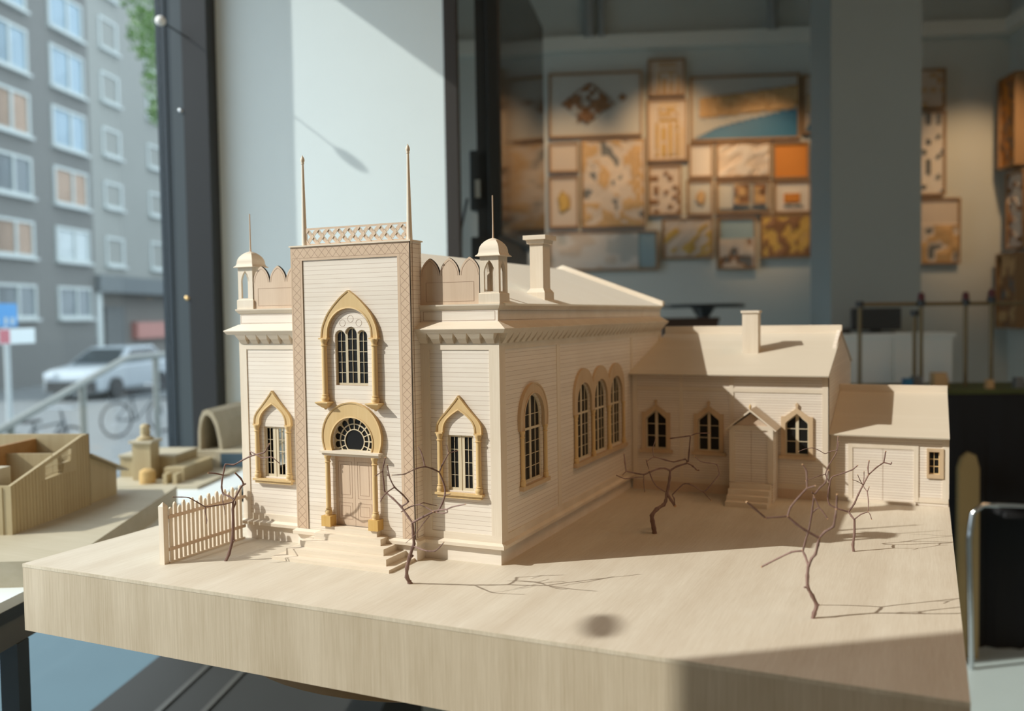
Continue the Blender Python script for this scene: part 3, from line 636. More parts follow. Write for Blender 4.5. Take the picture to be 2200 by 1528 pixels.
# ---- side windows
def side_window(c, h, z0, z1, kind, S0=S0, clear=False):
    w = MB(); shp = arched(c - h, c + h, z0, z1); inn = inset(shp, 0.0022)
    holes = []
    zt = 0.1572
    rows = [z0 + 0.0026 + (zt - 0.0012 - z0 - 0.0026) * j / 4 for j in range(5)] + [None] + [zt + 0.0012, 0.1755, 0.21]
    for s in (-1, 1):
        for u0, u1 in ((c + s * 0.0022, c + s * h * 0.52), (c + s * h * 0.52, c + s * h)):
            lo, hi = min(u0, u1) + 0.0003, max(u0, u1) - 0.0003
            for j in range(len(rows) - 1):
                if rows[j] is None or rows[j + 1] is None: continue
                q = clip(rect(lo, hi, rows[j] + 0.0003, rows[j + 1] - 0.0003), inn)
                if q and area(q) > 2e-6: holes.append(q)
    w.plate(S0, shp, holes, -0.0056, -0.0036)
    win = w.build('window', M['sash'], hall)
    if not clear: MB().plate(S0, shp, [], -0.0064, -0.0050).build('glass', M['pane'], win)
    R = h + 0.0125
    zc = z1 - h
    if kind == 'single':
        arch_part('round_arch', S0, [(c + R, 0.158)] + arc(c, zc, R + 0.001, 0, 180, 24) + [(c - R, 0.158)], [(c + h, 0.158)] + arc(c, zc, h, 0, 180, 24) + [(c - h, 0.158)], M['tan'], win, t=0.0024)
    for s in (-1, 1):
        mb = MB(); column(mb, S0, c + s * (h + 0.0055), 0.0868, 0.158, 0.0028, 0.0018, 10)
        mb.build('column', M['col'], win, smooth=True)
    return win
side_window(*SW[0], 'single', SL, True)
for s_w in SW[1:]: side_window(*s_w, 'triple', SL)
w1 = side_window(*SW[0], 'single')
MB().fbox(S0, 0.0560, 0.1460, 0.0815, 0.0868, -0.001, 0.005).build('sill', M['tan'], w1)
trip = [side_window(*s, 'triple') for s in SW[1:]]
outer = []
hs = 0.0424
for c, h, z0, z1 in reversed(SW[1:]):
    r = hs
    zc = z1 + 0.0212 - r
    a0 = 0 if c == SW[3][0] else math.degrees(math.acos(min(1, 0.038 / r)))
    a1 = 180 if c == SW[1][0] else 180 - math.degrees(math.acos(min(1, 0.038 / r)))
    outer += arc(c, zc, r, a0, a1, 16)
outer = [(outer[0][0], 0.158)] + outer + [(outer[-1][0], 0.158)]
inner = []
for c, h, z0, z1 in reversed(SW[1:]):
    inner += [(c + h, 0.158)] + arc(c, z1 - h, h, 0, 180, 16) + [(c - h, 0.158)]
MB().plate(S0, archband(outer, inner), [], -0.0014, 0.0026).build('triple_arch', M['tan'], hall)
MB().fbox(S0, 0.2485, 0.4945, 0.0805, 0.0868, -0.001, 0.005).build('sill', M['tan'], hall)

# ---- tower
tower = MB().box(TL, TR, TY + 0.0066, 0.0062, 0.0, 0.3985).build('tower', M['siding_side'], hall)
# front siding with window, fanlight and door cut out
tri = [(-0.2246, 0.2188), (-0.1752, 0.2188)]
tri += arc(-0.1832, 0.2818, 0.0080, 0, 150, 10)
tri += arc(-0.1999, 0.2846, 0.0093, 8, 172, 14)
tri += arc(-0.2166, 0.2818, 0.0080, 30, 180, 10)
fan = [(-0.2 + 0.030, 0.1345)] + arc(-0.2, 0.1462, 0.0316, -20, 200, 36) + [(-0.2 - 0.030, 0.1345)]
doorh = rect(-0.2295, -0.1705, 0.0365, 0.128)
MB().plate(FT, rect(TL + 0.0005, TR - 0.0005, 0.0278, 0.3985), [tri, fan, doorh], -0.0066, -0.0012).build('tower_siding', M['siding'], tower)
MB().box(TL - 0.0004, TR + 0.0004, TY + 0.002, -0.0002, 0.0, 0.0215).build('tower_plinth', M['plain'], tower)
MB().sweep([(-0.004, 0.0205), (0.0042, 0.0207), (0.0044, 0.0248), (0.0005, 0.0275), (-0.004, 0.0278)], [(TL, 0.0), (TL, TY), (TR, TY), (TR, 0.0)]).build('water_table', M['trim_x'], tower)
fr_poly = [(TL, 0.0278), (-0.2730, 0.0278), (-0.2730, 0.3806), (-0.1280, 0.3806), (-0.1280, 0.0278), (TR, 0.0278), (TR, 0.3985), (TL, 0.3985)]
MB().plate(FT, fr_poly, [], -0.0013, 0.0, 0, 1).build('diamond_border', [M['diamond'], M['edgegrey']], tower)
MB().box(TL - 0.0016, TR + 0.0016, TY - 0.0016, 0.0078, 0.3985, 0.4003).build('tower_cap', M['trim_x'], tower)
# engraved lines on the tower's right flank
FR_T = SIDE(TR)
MB().plate(FR_T, rect(TY + 0.0052, 0.0018, 0.029, 0.3955), [rect(TY + 0.0055, 0.0015, 0.0293, 0.3952)], -0.0002, 0.00012).build('engraved_border', M['engrave'], tower)
MB().box(TR - 0.001, TR + 0.0001, TY, TY + 0.0013, 0.0278, 0.3985).build('border_edge', M['edgegrey'], tower)
# lattice and poles on top
lz0, lz1 = 0.4003, 0.4228
lx0, lx1 = -0.2702, -0.1160
LF = FAC(TY + 0.006)
holes = []
n = 9.3; p = (lx1 - lx0 - 0.004) / 9.5; zc = (lz0 + lz1) / 2; hh = 0.0090
win_l = rect(lx0 + 0.002, lx1 - 0.002, zc - hh, zc + hh)
for i in range(-1, 22):
    for j in (-1, 0, 1):
        cx = lx0 + 0.002 + p * (i * 0.5); cz = zc + j * hh
        if (i + j) % 2: continue
        k = 0.74
        dia = [(cx - p / 2 * k, cz), (cx - p * 0.17, cz - hh * 0.30), (cx, cz - hh * k), (cx + p * 0.17, cz - hh * 0.30), (cx + p / 2 * k, cz), (cx + p * 0.17, cz + hh * 0.30), (cx, cz + hh * k), (cx - p * 0.17, cz + hh * 0.30)]
        q = clip(dia, win_l)
        if q and area(q) > 3e-6: holes.append(q)
lat = MB(); lat.plate(LF, rect(lx0, lx1, lz0, lz1), holes, -0.0007, 0.0007, 0, 0)
lattice = lat.build('lattice_railing', [M['pink']], tower)
mb = MB()
for i in range(-2, 21):
    for s in (-1, 1):
        x0 = lx0 + 0.002 + p * (i * 0.5 + 0.25) - s * p / 2; 
        if i % 2 == 0: continue
        a = (x0 - p * 0.0, zc - hh); b = (x0 + s * p, zc + hh)
        c = clip([(a[0] - 0.00045, a[1]), (a[0] + 0.00045, a[1]), (b[0] + 0.00045, b[1]), (b[0] - 0.00045, b[1])], win_l)
        if c: mb.prism(c, LF, 0.0007, 0.0016)
mb.build('lattice_bars', M['trim'], tower)
for x in (-0.2729, -0.1133):
    MB().lathe([(0.0037, 0.4003), (0.0035, 0.408), (0.0022, 0.47), (0.0015, 0.5062), (0.0021, 0.5068), (0.0021, 0.5077), (0.0016, 0.5082), (0.0028, 0.5108), (0.0024, 0.5135), (0.0008, 0.5168), (0.0002, 0.5182)], x, TY + 0.0065, 14).build('pole', M['trim'], tower, smooth=True)
# triple window of the tower
def lobe(c, r, zc): return [(c - r, 0.2188), (c + r, 0.2188)] + arc(c, zc, r, 0, 180, 12)
sm = MB()
for c, r, zc_ in ((-0.2166, 0.0081, 0.2818), (-0.1999, 0.0088, 0.2846), (-0.1832, 0.0081, 0.2818)):
    s = lobe(c, r, zc_); inn = inset(s, 0.0019); hol = []
    top = zc_ + r
    zb = [0.2214 + (top - 0.0010 - 0.2214) * k / 5 for k in range(6)]
    for j in range(5):
        for u0, u1 in ((c - r, c - 0.0003), (c + 0.0003, c + r)):
            q = clip(rect(u0, u1, zb[j] + 0.0003, zb[j + 1] - 0.0003), inn)
            if q and area(q) > 2e-6: hol.append(q)
    sm.plate(FT, s, hol, -0.0058, -0.0042)
tw = sm.build('window', M['sash'], tower)
MB().plate(FT, tri, [], -0.0064, -0.0052).build('glass', M['pane'], tw)
BO = [(0.0436, 0.2798), (0.0412, 0.2940), (0.0345, 0.3082), (0.0277, 0.3172), (0.0196, 0.3256), (0.0105, 0.3335), (0.0, 0.3407)]
BI = [(0.0333, 0.2798)] + [(0.0333 * math.cos(math.radians(t)), 0.2843 + 0.0333 * math.sin(math.radians(t))) for t in range(0, 91, 6)]
arch_part('ogee_arch', FT, both(smoothcurve(BO), -0.2005), both(BI, -0.2005), M['gold'], tw)
for s in (-1, 1):
    x = -0.2003 + s * 0.0383
    mb = MB(); column(mb, FT, x, 0.1972, 0.2785, 0.0038, 0.0030)
    mb.fbox(FT, x - 0.0065, x + 0.0065, 0.2780, 0.2800, -0.001, 0.0068)
    c = FT(x, 0, 0.003)
    mb.squares([(0.0098, 0.1975), (0.0098, 0.1962), (0.0062, 0.1925), (0.0050, 0.1918), (0.0034, 0.1900), (0.0014, 0.1890), (0.0010, 0.1872)], c.x, c.y)
    mb.build('column', M['col'], tw, smooth=True)
for (x, z) in ((-0.2124, 0.2987), (-0.2000, 0.3041), (-0.1874, 0.2987)):
    MB().plate(FT, arc(x, z, 0.0045, 0, 342, 19), [arc(x, z, 0.0042, 0, 342, 19)], -0.0013, -0.0010).build('engraved_circle', M['engrave'], tw)
MB().plate(FT, archband(arc(-0.2, 0.283, 0.0306, 0, 180, 30), arc(-0.2, 0.283, 0.0303, 0, 180, 30)), [], -0.0013, -0.0010).build('engraved_arc', M['engrave'], tw)
# door with fanlight
door = MB().fbox(FT, -0.2295, -0.1705, 0.0365, 0.128, -0.0060, -0.0030).build('door', M['pink'], tower)
mb = MB()
for s in (-1, 1):
    for z0, z1 in ((0.0450, 0.0665), (0.0725, 0.1200)):
        for d in (0, 0.0042):
            xa, xb = -0.2 + s * (0.0042 + d * 0.8), -0.2 + s * (0.0252 - d * 0.8)
            lo, hi = min(xa, xb), max(xa, xb)
            mb.plate(FT, rect(lo, hi, z0 + d, z1 - d), [rect(lo + 0.0003, hi - 0.0003, z0 + d + 0.0003, z1 - d - 0.0003)], -0.0031, -0.0028)
mb.build('engraved_panels', M['engrave'], door)
MB().fbox(FT, -0.2001, -0.1999, 0.0365, 0.128, -0.0031, -0.00285).build('door_gap', M['engrave'], door)
fl = MB(); C0 = (-0.2, 0.1468); hol = []
hol = [clip(arc(C0[0], C0[1], 0.0143, 0, 355, 47), rect(-0.3, -0.1, 0.1358, 0.3))]
fi = rect(-0.3, -0.1, 0.1352, 0.3)
for k in range(-6, 6):
    a = 90 + 22.5 * k + 11.25
    inr = arc(*C0, 0.0156, a - 9.2, a + 9.2, 4) + list(reversed(arc(*C0, 0.0213, a - 9.9, a + 9.9, 4)))
    inr = list(reversed(inr))
    q = clip(inr, fi)
    if q and area(q) > 2e-6: hol.append(q)
    ca, sa = math.cos(math.radians(a)), math.sin(math.radians(a))
    pr_ = 0.0043
    pc = (C0[0] + ca * 0.0262, C0[1] + sa * 0.0262)
    pet = arc(*C0, 0.0228, a - 9.6, a + 9.6, 4) + [(pc[0] + pr_ * math.cos(math.radians(a + t)), pc[1] + pr_ * math.sin(math.radians(a + t))) for t in (80, 55, 25, 0, -25, -55, -80)]
    q = clip(pet, fi)
    if q and area(q) > 2e-6: hol.append(q)
fl.plate(FT, fan, hol, -0.0058, -0.0040)
fanl = fl.build('fanlight', M['sash'], tower)
MB().plate(FT, fan, [], -0.0064, -0.0052).build('glass', M['pane'], fanl)
ho = [(-0.2 + 0.0431, 0.1345)] + arc(-0.2, 0.152, 0.0455, -22, 202, 40) + [(-0.2 - 0.0431, 0.1345)]
arch_part('horseshoe_arch', FT, ho, fan, M['gold'], fanl, t=0.0030)
MB().fbox(FT, -0.2452, -0.1548, 0.1318, 0.1345, -0.001, 0.0105).fbox(FT, -0.2432, -0.1568, 0.1282, 0.1318, -0.001, 0.0075).build('lintel', M['trim_x'], door)
for s in (-1, 1):
    x = -0.2 + s * 0.0360
    mb = MB(); column(mb, FT, x, 0.0500, 0.1282, 0.0034, 0.0052)
    mb.build('column', M['gold'], door, smooth=True)
    MB().fbox(FT, x - 0.0071, x + 0.0071, 0.0365, 0.0500, -0.001, 0.0122).build('column_block', M['goldknot'], door)
# ---- steps
stp = None
tops = [0.0040, 0.0122, 0.0203, 0.0284, 0.0365]
ext = [(-0.1125, -0.0785), (-0.1249, -0.0652), (-0.1368, -0.0522), (-0.1496, -0.0388), (-0.1605, -0.0300)]
for i, (t, (x, y)) in enumerate(zip(tops, ext)):
    mb = MB().box(mx(x), x, y, TY + 0.003, 0 if i == 0 else tops[i - 1], t)
    if stp is None: stp = mb.build('steps', M['trim_x'], hall)
    else: mb.build('step', M['trim_x'], stp)
# ---- parapets with pointed battlements
def battlement(x0, peaks, x1, name):
    z0, zn, zp, hw = 0.3197, 0.3555, 0.3777, 0.0137
    prof = [(x0, z0), (x1, z0)]
    H = zp - zn; R = (H * H + hw * hw) / (2 * hw); tm = math.asin(H / R)
    def lancet(c, sc=1.0):
        r = [(c + (R * math.cos(tm * t / 10) - (R - hw)) * sc, zn + R * math.sin(tm * t / 10) * sc) for t in range(11)]
        return r + [(2 * c - x, z) for x, z in reversed(r[:-1])]
    for c in sorted(peaks, reverse=True): prof += lancet(c)
    cl = [(min(max(p[0], x0), x1), p[1]) for p in prof]
    out = []
    for p in cl:
        if not out or math.hypot(p[0] - out[-1][0], p[1] - out[-1][1]) > 2e-5: out.append(p)
    par = MB().plate(FAC(0.0045), out, [], -0.0018, 0.0018, 0, 1).build('battlement', [M['pink'], M['burnt']], hall)
    fe = FAC(0.0045)
    r0, r1 = min(peaks) - 0.006, max(peaks) + 0.0055
    MB().plate(fe, rect(max(r0, x0 + 0.002), min(r1, x1 - 0.002), 0.3235, 0.3475), [rect(max(r0, x0 + 0.002) + 0.0003, min(r1, x1 - 0.002) - 0.0003, 0.3238, 0.3472)], 0.0017, 0.0020).build('engraved_border', M['engrave'], par)
    for c in peaks:
        if c - 0.0118 < x0 or c + 0.0118 > x1: continue
        lo, li = lancet(c, 0.86), lancet(c, 0.84)
        MB().plate(fe, archband(lo, li), [], 0.0017, 0.0020).build('engraved_arc', M['engrave'], par)
battlement(TR, [-0.0953, -0.0677, -0.0395], -0.0266, 'right')
battlement(-0.3736, [mx(-0.0953), mx(-0.0677), mx(-0.0395)], TL, 'left')
# ---- turrets
def turret(cx, cy):
    t = MB().squares([(0.0142, 0.3197), (0.0142, 0.3320), (0.0132, 0.3328)], cx, cy).build('turret', M['trim'], hall)
    sh = MB(); hw, th = 0.0126, 0.0032
    op = [(0.0072, 0.3345), (0.0072, 0.3590), (0.0062, 0.3628), (0.0038, 0.3680), (0.0, 0.3728), (-0.0038, 0.3680), (-0.0062, 0.3628), (-0.0072, 0.3590), (-0.0072, 0.3345)]
    for fr, full in ((Fr((cx, cy - hw, 0), (1, 0, 0), (0, 0, 1), (0, -1, 0)), 1), (Fr((cx, cy + hw, 0), (-1, 0, 0), (0, 0, 1), (0, 1, 0)), 1), (Fr((cx + hw, cy, 0), (0, 1, 0), (0, 0, 1), (1, 0, 0)), 0), (Fr((cx - hw, cy, 0), (0, -1, 0), (0, 0, 1), (-1, 0, 0)), 0)):
        e = hw if full else hw - th
        sh.plate(fr, rect(-e, e, 0.3325, 0.3770), [op], -th, 0)
    sh.build('lantern', M['trim'], t)
    MB().squares([(0.0120, 0.3768), (0.0168, 0.3772), (0.0170, 0.3778), (0.0146, 0.3797), (0.0136, 0.3822), (0.0134, 0.3852), (0.0126, 0.3886), (0.0108, 0.3922), (0.0080, 0.3955), (0.0045, 0.3982), (0.0012, 0.3996)], cx, cy).build('dome', M['trim_x'], t, smooth=True)
    MB().lathe([(0.0014, 0.3985), (0.0011, 0.402), (0.0009, 0.42), (0.0008, 0.4515)], cx, cy, 10).build('spire', M['pink'], t, smooth=True)
turret(-0.0124, 0.0142); turret(mx(-0.0124), 0.0142)
# ---- main roof, gable parapet, chimney
zr, ze, q = 0.3955, 0.3174, 0.0055
R_ = [[Vector((-W - q, y, ze)), Vector((-0.2, y, zr)), Vector((q, y, ze)), Vector((q, y, ze + 0.0025)), Vector((-0.2, y, zr + 0.002)), Vector((-W - q, y, ze + 0.0025))] for y in (0.0085, L)]
MB().rings(R_).build('roof', M['roof'], hall)
R_ = [[Vector((-W - q, y, ze)), Vector((-0.2, y, zr)), Vector((q, y, ze)), Vector((q, y, ze + 0.011)), Vector((-0.2, y, 0.4052)), Vector((-W - q, y, ze + 0.011))] for y in (L - 0.010, L + 0.003)]
MB().rings(R_).build('gable_parapet', M['trim_x'], hall)
cc = ((-0.0383 - 0.0105) / 2, (0.1715 + 0.2054) / 2)
def rects(mb, prof):
    R = [[Vector((cc[0] + sx * hx, cc[1] + sy * hy, z)) for sx, sy in ((-1, -1), (1, -1), (1, 1), (-1, 1))] for hx, hy, z in prof]
    return mb.rings(R)
chim = rects(MB(), [(0.0136, 0.0170, 0.312), (0.0136, 0.0170, 0.3365), (0.0098, 0.0130, 0.3425), (0.0098, 0.0130, 0.4045)]).build('chimney', M['trim'], hall)
rects(MB(), [(0.0128, 0.0160, 0.4040), (0.0136, 0.0168, 0.4090), (0.0136, 0.0168, 0.4096)]).build('chimney_cap', M['trim_x'], chim)
rects(MB(), [(0.0168, 0.0205, 0.4096), (0.0168, 0.0205, 0.4155)]).build('chimney_cap', M['trim_x'], chim)

# ================================================================== the annex
X2, Ye = 0.3256, 0.533
annex = thing('annex_model', 'lower wooden annex model with pitched roof and porch joined to the hall', 'building model', (0.165, 0.75, 0))
FE = FAC(Ye)
EW = [0.0437, 0.1347, 0.2777]
def pointed(c, h=0.0181): return [(c - h, 0.0722), (c + h, 0.0722), (c + h, 0.1228), (c + h * 0.93, 0.1255), (c, 0.1397), (c - h * 0.93, 0.1255), (c - h, 0.1228)]
PX0, PX1, PY = 0.180, 0.247, 0.4835
MB().plate(FE, rect(0.0005, X2 - 0.0006, 0.0, 0.2005), [pointed(c) for c in EW], -0.0066, -0.0012).build('front_wall', M['siding_fine'], annex)
zrA, yr_ = 0.2755, 0.766
gw = [(Ye + 0.001, 0.0), (2 * yr_ - Ye, 0.0), (2 * yr_ - Ye, 0.2), (yr_, 0.2715), (Ye + 0.001, 0.2)]
MB().prism(gw, SIDE(X2), -0.006, 0.0).build('gable_wall', M['siding_side'], annex)
MB().box(0.001, X2 - 0.006, 2 * yr_ - Ye - 0.006, 2 * yr_ - Ye, 0, 0.2).build('back_wall', M['siding_fine'], annex)
for u0, u1 in ((0.0015, 0.0105), (0.0849, 0.0912), (0.1695, 0.1762), (0.3165, X2 + 0.0012)):
    MB().fbox(FE, u0, u1, 0.0236, 0.2, -0.0014, 0.0).build('pilaster', M['trim'], annex)
MB().fbox(SIDE(X2), Ye, Ye + 0.012, 0.0236, 0.2, 0, 0.0012).build('pilaster', M['trim'], annex)
MB().fbox(FE, 0.0105, 0.3165, 0.1727, 0.1795, -0.0014, -0.0001).build('belt', M['trim_x'], annex)
MB().fbox(FE, 0.0015, X2 + 0.001, 0.016, 0.0236, -0.0014, 0.0).build('base_board', M['trim_x'], annex)
MB().fbox(FE, 0.0015, X2, 0.0, 0.016, -0.0014, -0.0004).build('plinth', M['pink'], annex)
yE, zE = 0.5195, 0.2000
def gable_roof(x0, x1, yE, zE, yR, zR, t, name, parent):
    R = [[Vector((x, yE, zE)), Vector((x, yR, zR - t)), Vector((x, 2 * yR - yE, zE)), Vector((x, 2 * yR - yE, zE + t * 0.7)), Vector((x, yR, zR)), Vector((x, yE - 0.0004, zE + t * 0.7))] for x in (x0, x1)]
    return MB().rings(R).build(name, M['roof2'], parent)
gable_roof(-0.0008, X2 + 0.0020, yE, zE, yr_, 0.2668, 0.003, 'roof', annex)
MB().box(0.0, X2 + 0.0020, yr_ - 0.0065, yr_ + 0.0065, 0.262, 0.2793).build('ridge_board', M['trim_x'], annex)
ac = MB().box(0.1722, 0.1995, 0.635, 0.662, 0.225, 0.3035).build('chimney', M['trim'], annex)
MB().box(0.1700, 0.2017, 0.633, 0.664, 0.3035, 0.3078).build('chimney_cap', M['trim_x'], ac)
for c in EW:
    shp = pointed(c); inn = inset(shp, 0.0018); hol = []
    for u0, u1 in ((c - 0.02, c - 0.0024), (c + 0.0024, c + 0.02)):
        for z0, z1 in ((0.0740, 0.0935), (0.0945, 0.1140), (0.1150, 0.15)):
            q = clip(rect(u0, u1, z0, z1), inn)
            if q: hol.append(q)
    win = MB().plate(FE, shp, hol, -0.0056, -0.0034).build('window', M['sash'], annex)
    MB().plate(FE, shp, [], -0.0064, -0.0050).build('glass', M['pane'], win)
    so = [(c - 0.0248, 0.0705), (c + 0.0248, 0.0705), (c + 0.0248, 0.1345), (c + 0.0196, 0.1345), (c + 0.0018, 0.1475), (c + 0.0018, 0.1520), (c + 0.0026, 0.1540), (c, 0.1572), (c - 0.0026, 0.1540), (c - 0.0018, 0.1520), (c - 0.0018, 0.1475), (c - 0.0196, 0.1345), (c - 0.0248, 0.1345)]
    MB().plate(FE, so, [shp], -0.0014, 0.0022).build('surround', M['tan'], win)
    MB().fbox(FE, c - 0.0288, c + 0.0288, 0.0655, 0.0705, -0.001, 0.0048).build('sill', M['tan'], win)
# porch
porch = MB().box(PX0, PX1, PY, Ye - 0.001, 0.0, 0.118).build('porch', M['siding_fine'], annex)
FP = FAC(PY)
pc = (PX0 + PX1) / 2
MB().prism([(PX0, 0.118), (PX1, 0.118), (pc, 0.1430)], FP, -0.045, 0.0).build('porch_gable', M['pink'], porch)
for u0, u1 in ((PX0 - 0.0008, PX0 + 0.0075), (PX1 - 0.0078, PX1 + 0.0008)):
    MB().fbox(FP, u0, u1, 0.032, 0.1175, -0.0005, 0.0022).build('porch_post', M['trim'], porch)
MB().fbox(FP, PX0, PX1, 0.1165, 0.1235, -0.0005, 0.0020).build('porch_beam', M['trim_x'], porch)
MB().box(PX1 - 0.004, PX1 + 0.0008, PY - 0.001, PY + 0.0085, 0.032, 0.1175).box(PX1 - 0.004, PX1 + 0.0008, Ye - 0.010, Ye - 0.001, 0.032, 0.1175).build('porch_post', M['trim'], porch)
MB().fbox(FP, pc - 0.00015, pc + 0.00015, 0.033, 0.1165, 0, 0.0003).build('door_gap', M['engrave'], porch)
s_ = (0.1501 - 0.1170) / (0.0387)
rp = [(pc - 0.0389, 0.1160), (pc, 0.1468), (pc + 0.0389, 0.1160), (pc + 0.0402, 0.1178), (pc, 0.1503), (pc - 0.0402, 0.1178)]
MB().prism(rp, FAC(0.474), -0.058, 0.0).build('porch_roof', M['trim_y'], porch)
MB().lathe([(0.0012, 0.1500), (0.0018, 0.1530), (0.0022, 0.1550), (0.0014, 0.1570), (0.0003, 0.1590)], pc, 0.4755, 10).build('porch_finial', M['gold'], porch, smooth=True)
for i in range(4):
    MB().box(PX0 + 0.0005, PX1 - 0.002, 0.4380 + 0.0118 * i, PY, 0.0078 * i, 0.0078 * (i + 1)).build('porch_step', M['trim_x'], porch)

# ================================================================== the shed
X3, Ys = 0.4994, 0.549
shed = thing('shed_model', 'lowest wooden shed model with wide double door at the base board edge', 'building model', (0.4125, 0.75, 0))
FS = FAC(Ys)
MB().plate(FS, rect(X2 + 0.0015, X3 - 0.0006, 0.0, 0.1085), [rect(0.4714, 0.4869, 0.0497, 0.0853)], -0.0066, -0.0012).build('front_wall', M['siding_fine'], shed)
yrS = 0.7413
MB().prism([(Ys + 0.001, 0.0), (2 * yrS - Ys, 0.0), (2 * yrS - Ys, 0.1085), (yrS, 0.158), (Ys + 0.001, 0.1085)], SIDE(X3), -0.006, 0.0).build('gable_wall', M['siding_side'], shed)
MB().box(X2 + 0.001, X3 - 0.006, 2 * yrS - Ys - 0.006, 2 * yrS - Ys, 0, 0.105).build('back_wall', M['siding_fine'], shed)
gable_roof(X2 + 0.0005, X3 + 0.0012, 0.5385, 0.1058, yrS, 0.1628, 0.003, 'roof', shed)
MB().box(X2 + 0.0005, X3 + 0.0012, yrS - 0.006, yrS + 0.006, 0.157, 0.1728).build('ridge_board', M['trim_x'], shed)
MB().fbox(FS, X2 + 0.0015, 0.3355, 0.0, 0.1075, -0.0014, 0.0).build('pilaster', M['trim'], shed)
MB().fbox(FS, 0.4905, X3 + 0.0008, 0.0125, 0.1075, -0.0014, 0.0).build('pilaster', M['trim'], shed)
MB().fbox(FS, 0.4572, X3, 0.0048, 0.0125, -0.0014, 0.0).build('base_board', M['trim_x'], shed)
MB().fbox(FS, X2 + 0.0015, 0.3543, 0.0048, 0.0110, -0.0014, -0.0001).build('base_board', M['trim_x'], shed)
dr = MB().fbox(FS, 0.3610, 0.4503, 0.0, 0.0865, -0.0014, -0.0006).build('door', M['siding_fine'], shed)
MB().fbox(FS, 0.3543, 0.3610, 0.0048, 0.0865, -0.0014, 0.0003).fbox(FS, 0.4503, 0.4572, 0.0048, 0.0865, -0.0014, 0.0003).fbox(FS, 0.3543, 0.4572, 0.0865, 0.0928, -0.0014, 0.0003).build('door_frame', M['trim'], dr)
MB().fbox(FS, 0.4055, 0.4058, 0.003, 0.0865, -0.0006, -0.0003).build('door_gap', M['engrave'], dr)
MB().box(0.3543, 0.4535, Ys - 0.006, Ys - 0.0005, 0.0, 0.0045).build('threshold', M['trim_x'], dr)
hol = [rect(u, u + 0.0058, z, z + 0.0100) for u in (0.4730, 0.4796) for z in (0.0512, 0.0624, 0.0736)]
win = MB().plate(FS, rect(0.4714, 0.4869, 0.0497, 0.0853), hol, -0.0056, -0.0036).build('window', M['gold'], shed)
MB().fbox(FS, 0.4714, 0.4869, 0.0497, 0.0853, -0.0064, -0.0050).build('glass', M['pane'], win)
MB().plate(FS, rect(0.4688, 0.4926, 0.0437, 0.0900), [rect(0.4718, 0.4866, 0.0500, 0.0850)], -0.0014, 0.0016).build('surround', M['tan'], win)

# ================================================================== the fence
fence = thing('picket_fence', 'small wooden picket fence with a square end post beside the hall front', 'fence', (-0.4, -0.07, 0))
fx = -0.3982
MB().rings([[Vector((-0.4018 + sx * h, -0.1447 + sy * h, z)) for sx, sy in ((-1, -1), (1, -1), (1, 1), (-1, 1))] for h, z in ((0.0040, 0), (0.0040, 0.0728), (0.0002, 0.0778))]).build('post', M['trim'], fence)
for z in (0.0173, 0.0583):
    MB().box(fx, fx + 0.0016, -0.1407, -0.0005, z - 0.0021, z + 0.0021).build('rail', M['pink'], fence)
MB().box(fx - 0.0030, fx + 0.0020, -0.1407, -0.003, 0.0, 0.0020).build('bottom_strip', M['trim_y'], fence)
for k in range(18):
    y = -0.1351 + 0.00748 * k; h = 0.0702 if k % 2 == 0 else 0.0754
    prof = [(y - 0.0024, 0.002), (y + 0.0024, 0.002), (y + 0.0024, h - 0.0035), (y + 0.0014, h - 0.0010), (y, h), (y - 0.0014, h - 0.0010), (y - 0.0024, h - 0.0035)]
    MB().prism(prof, SIDE(fx), -0.0024, 0.0).build('picket', M['trim'], fence)

# ================================================================== the twig trees
LAB = {'left': 'twig tree in front of the little picket fence', 'front': 'twig tree rising beside the hall front steps', 'middle': 'dark twig tree standing in the shaded yard before the annex',
       'right': 'twig tree nearest the camera at the right of the base board', 'rear': 'twig tree in front of the shed door'}
random.seed(4)
for k, ((bx, by), brs) in TREES.items():
    t = thing('bare_tree', LAB[k], 'model tree', (bx, by, 0), 'twig trees on the base board')
    for i, (pts, r0, r1) in enumerate(brs):
        P = []; n = 3
        V = [Vector(p) for p in pts]
        for j in range(len(V) - 1):
            for m in range(n):
                u = m / n
                p0, p1, p2, p3 = V[max(j - 1, 0)], V[j], V[j + 1], V[min(j + 2, len(V) - 1)]
                c = 0.5 * (2 * p1 + (p2 - p0) * u + (2 * p0 - 5 * p1 + 4 * p2 - p3) * u * u + (3 * p1 - p0 - 3 * p2 + p3) * u ** 3)
                P.append(c * 0.6 + (p1.lerp(p2, u)) * 0.4)
        P.append(V[-1])
        N = len(P)
        rad = []
        for j in range(N):
            r = (r0 + (r1 - r0) * j / max(1, N - 1)) * 0.9
            if j % n == 0 and 0 < j < N - 1: r *= 1.22
            rad.append(r * (1 + random.uniform(-0.08, 0.08)))
        mb = MB().tube(P, rad, 8)
        if i and len(pts) > 1 and (Vector(pts[-1]) - Vector(pts[-2])).length > 0.006:
            d = (P[-1] - P[-2]).normalized()
            mb.tube([P[-1] - d * 0.0003, P[-1] + d * 0.0005], [r1 * 1.06, r1 * 1.0], 8, 1)
        mb.build('trunk' if i == 0 else 'branch', [M['twig'], M['twigend']], t, smooth=True)
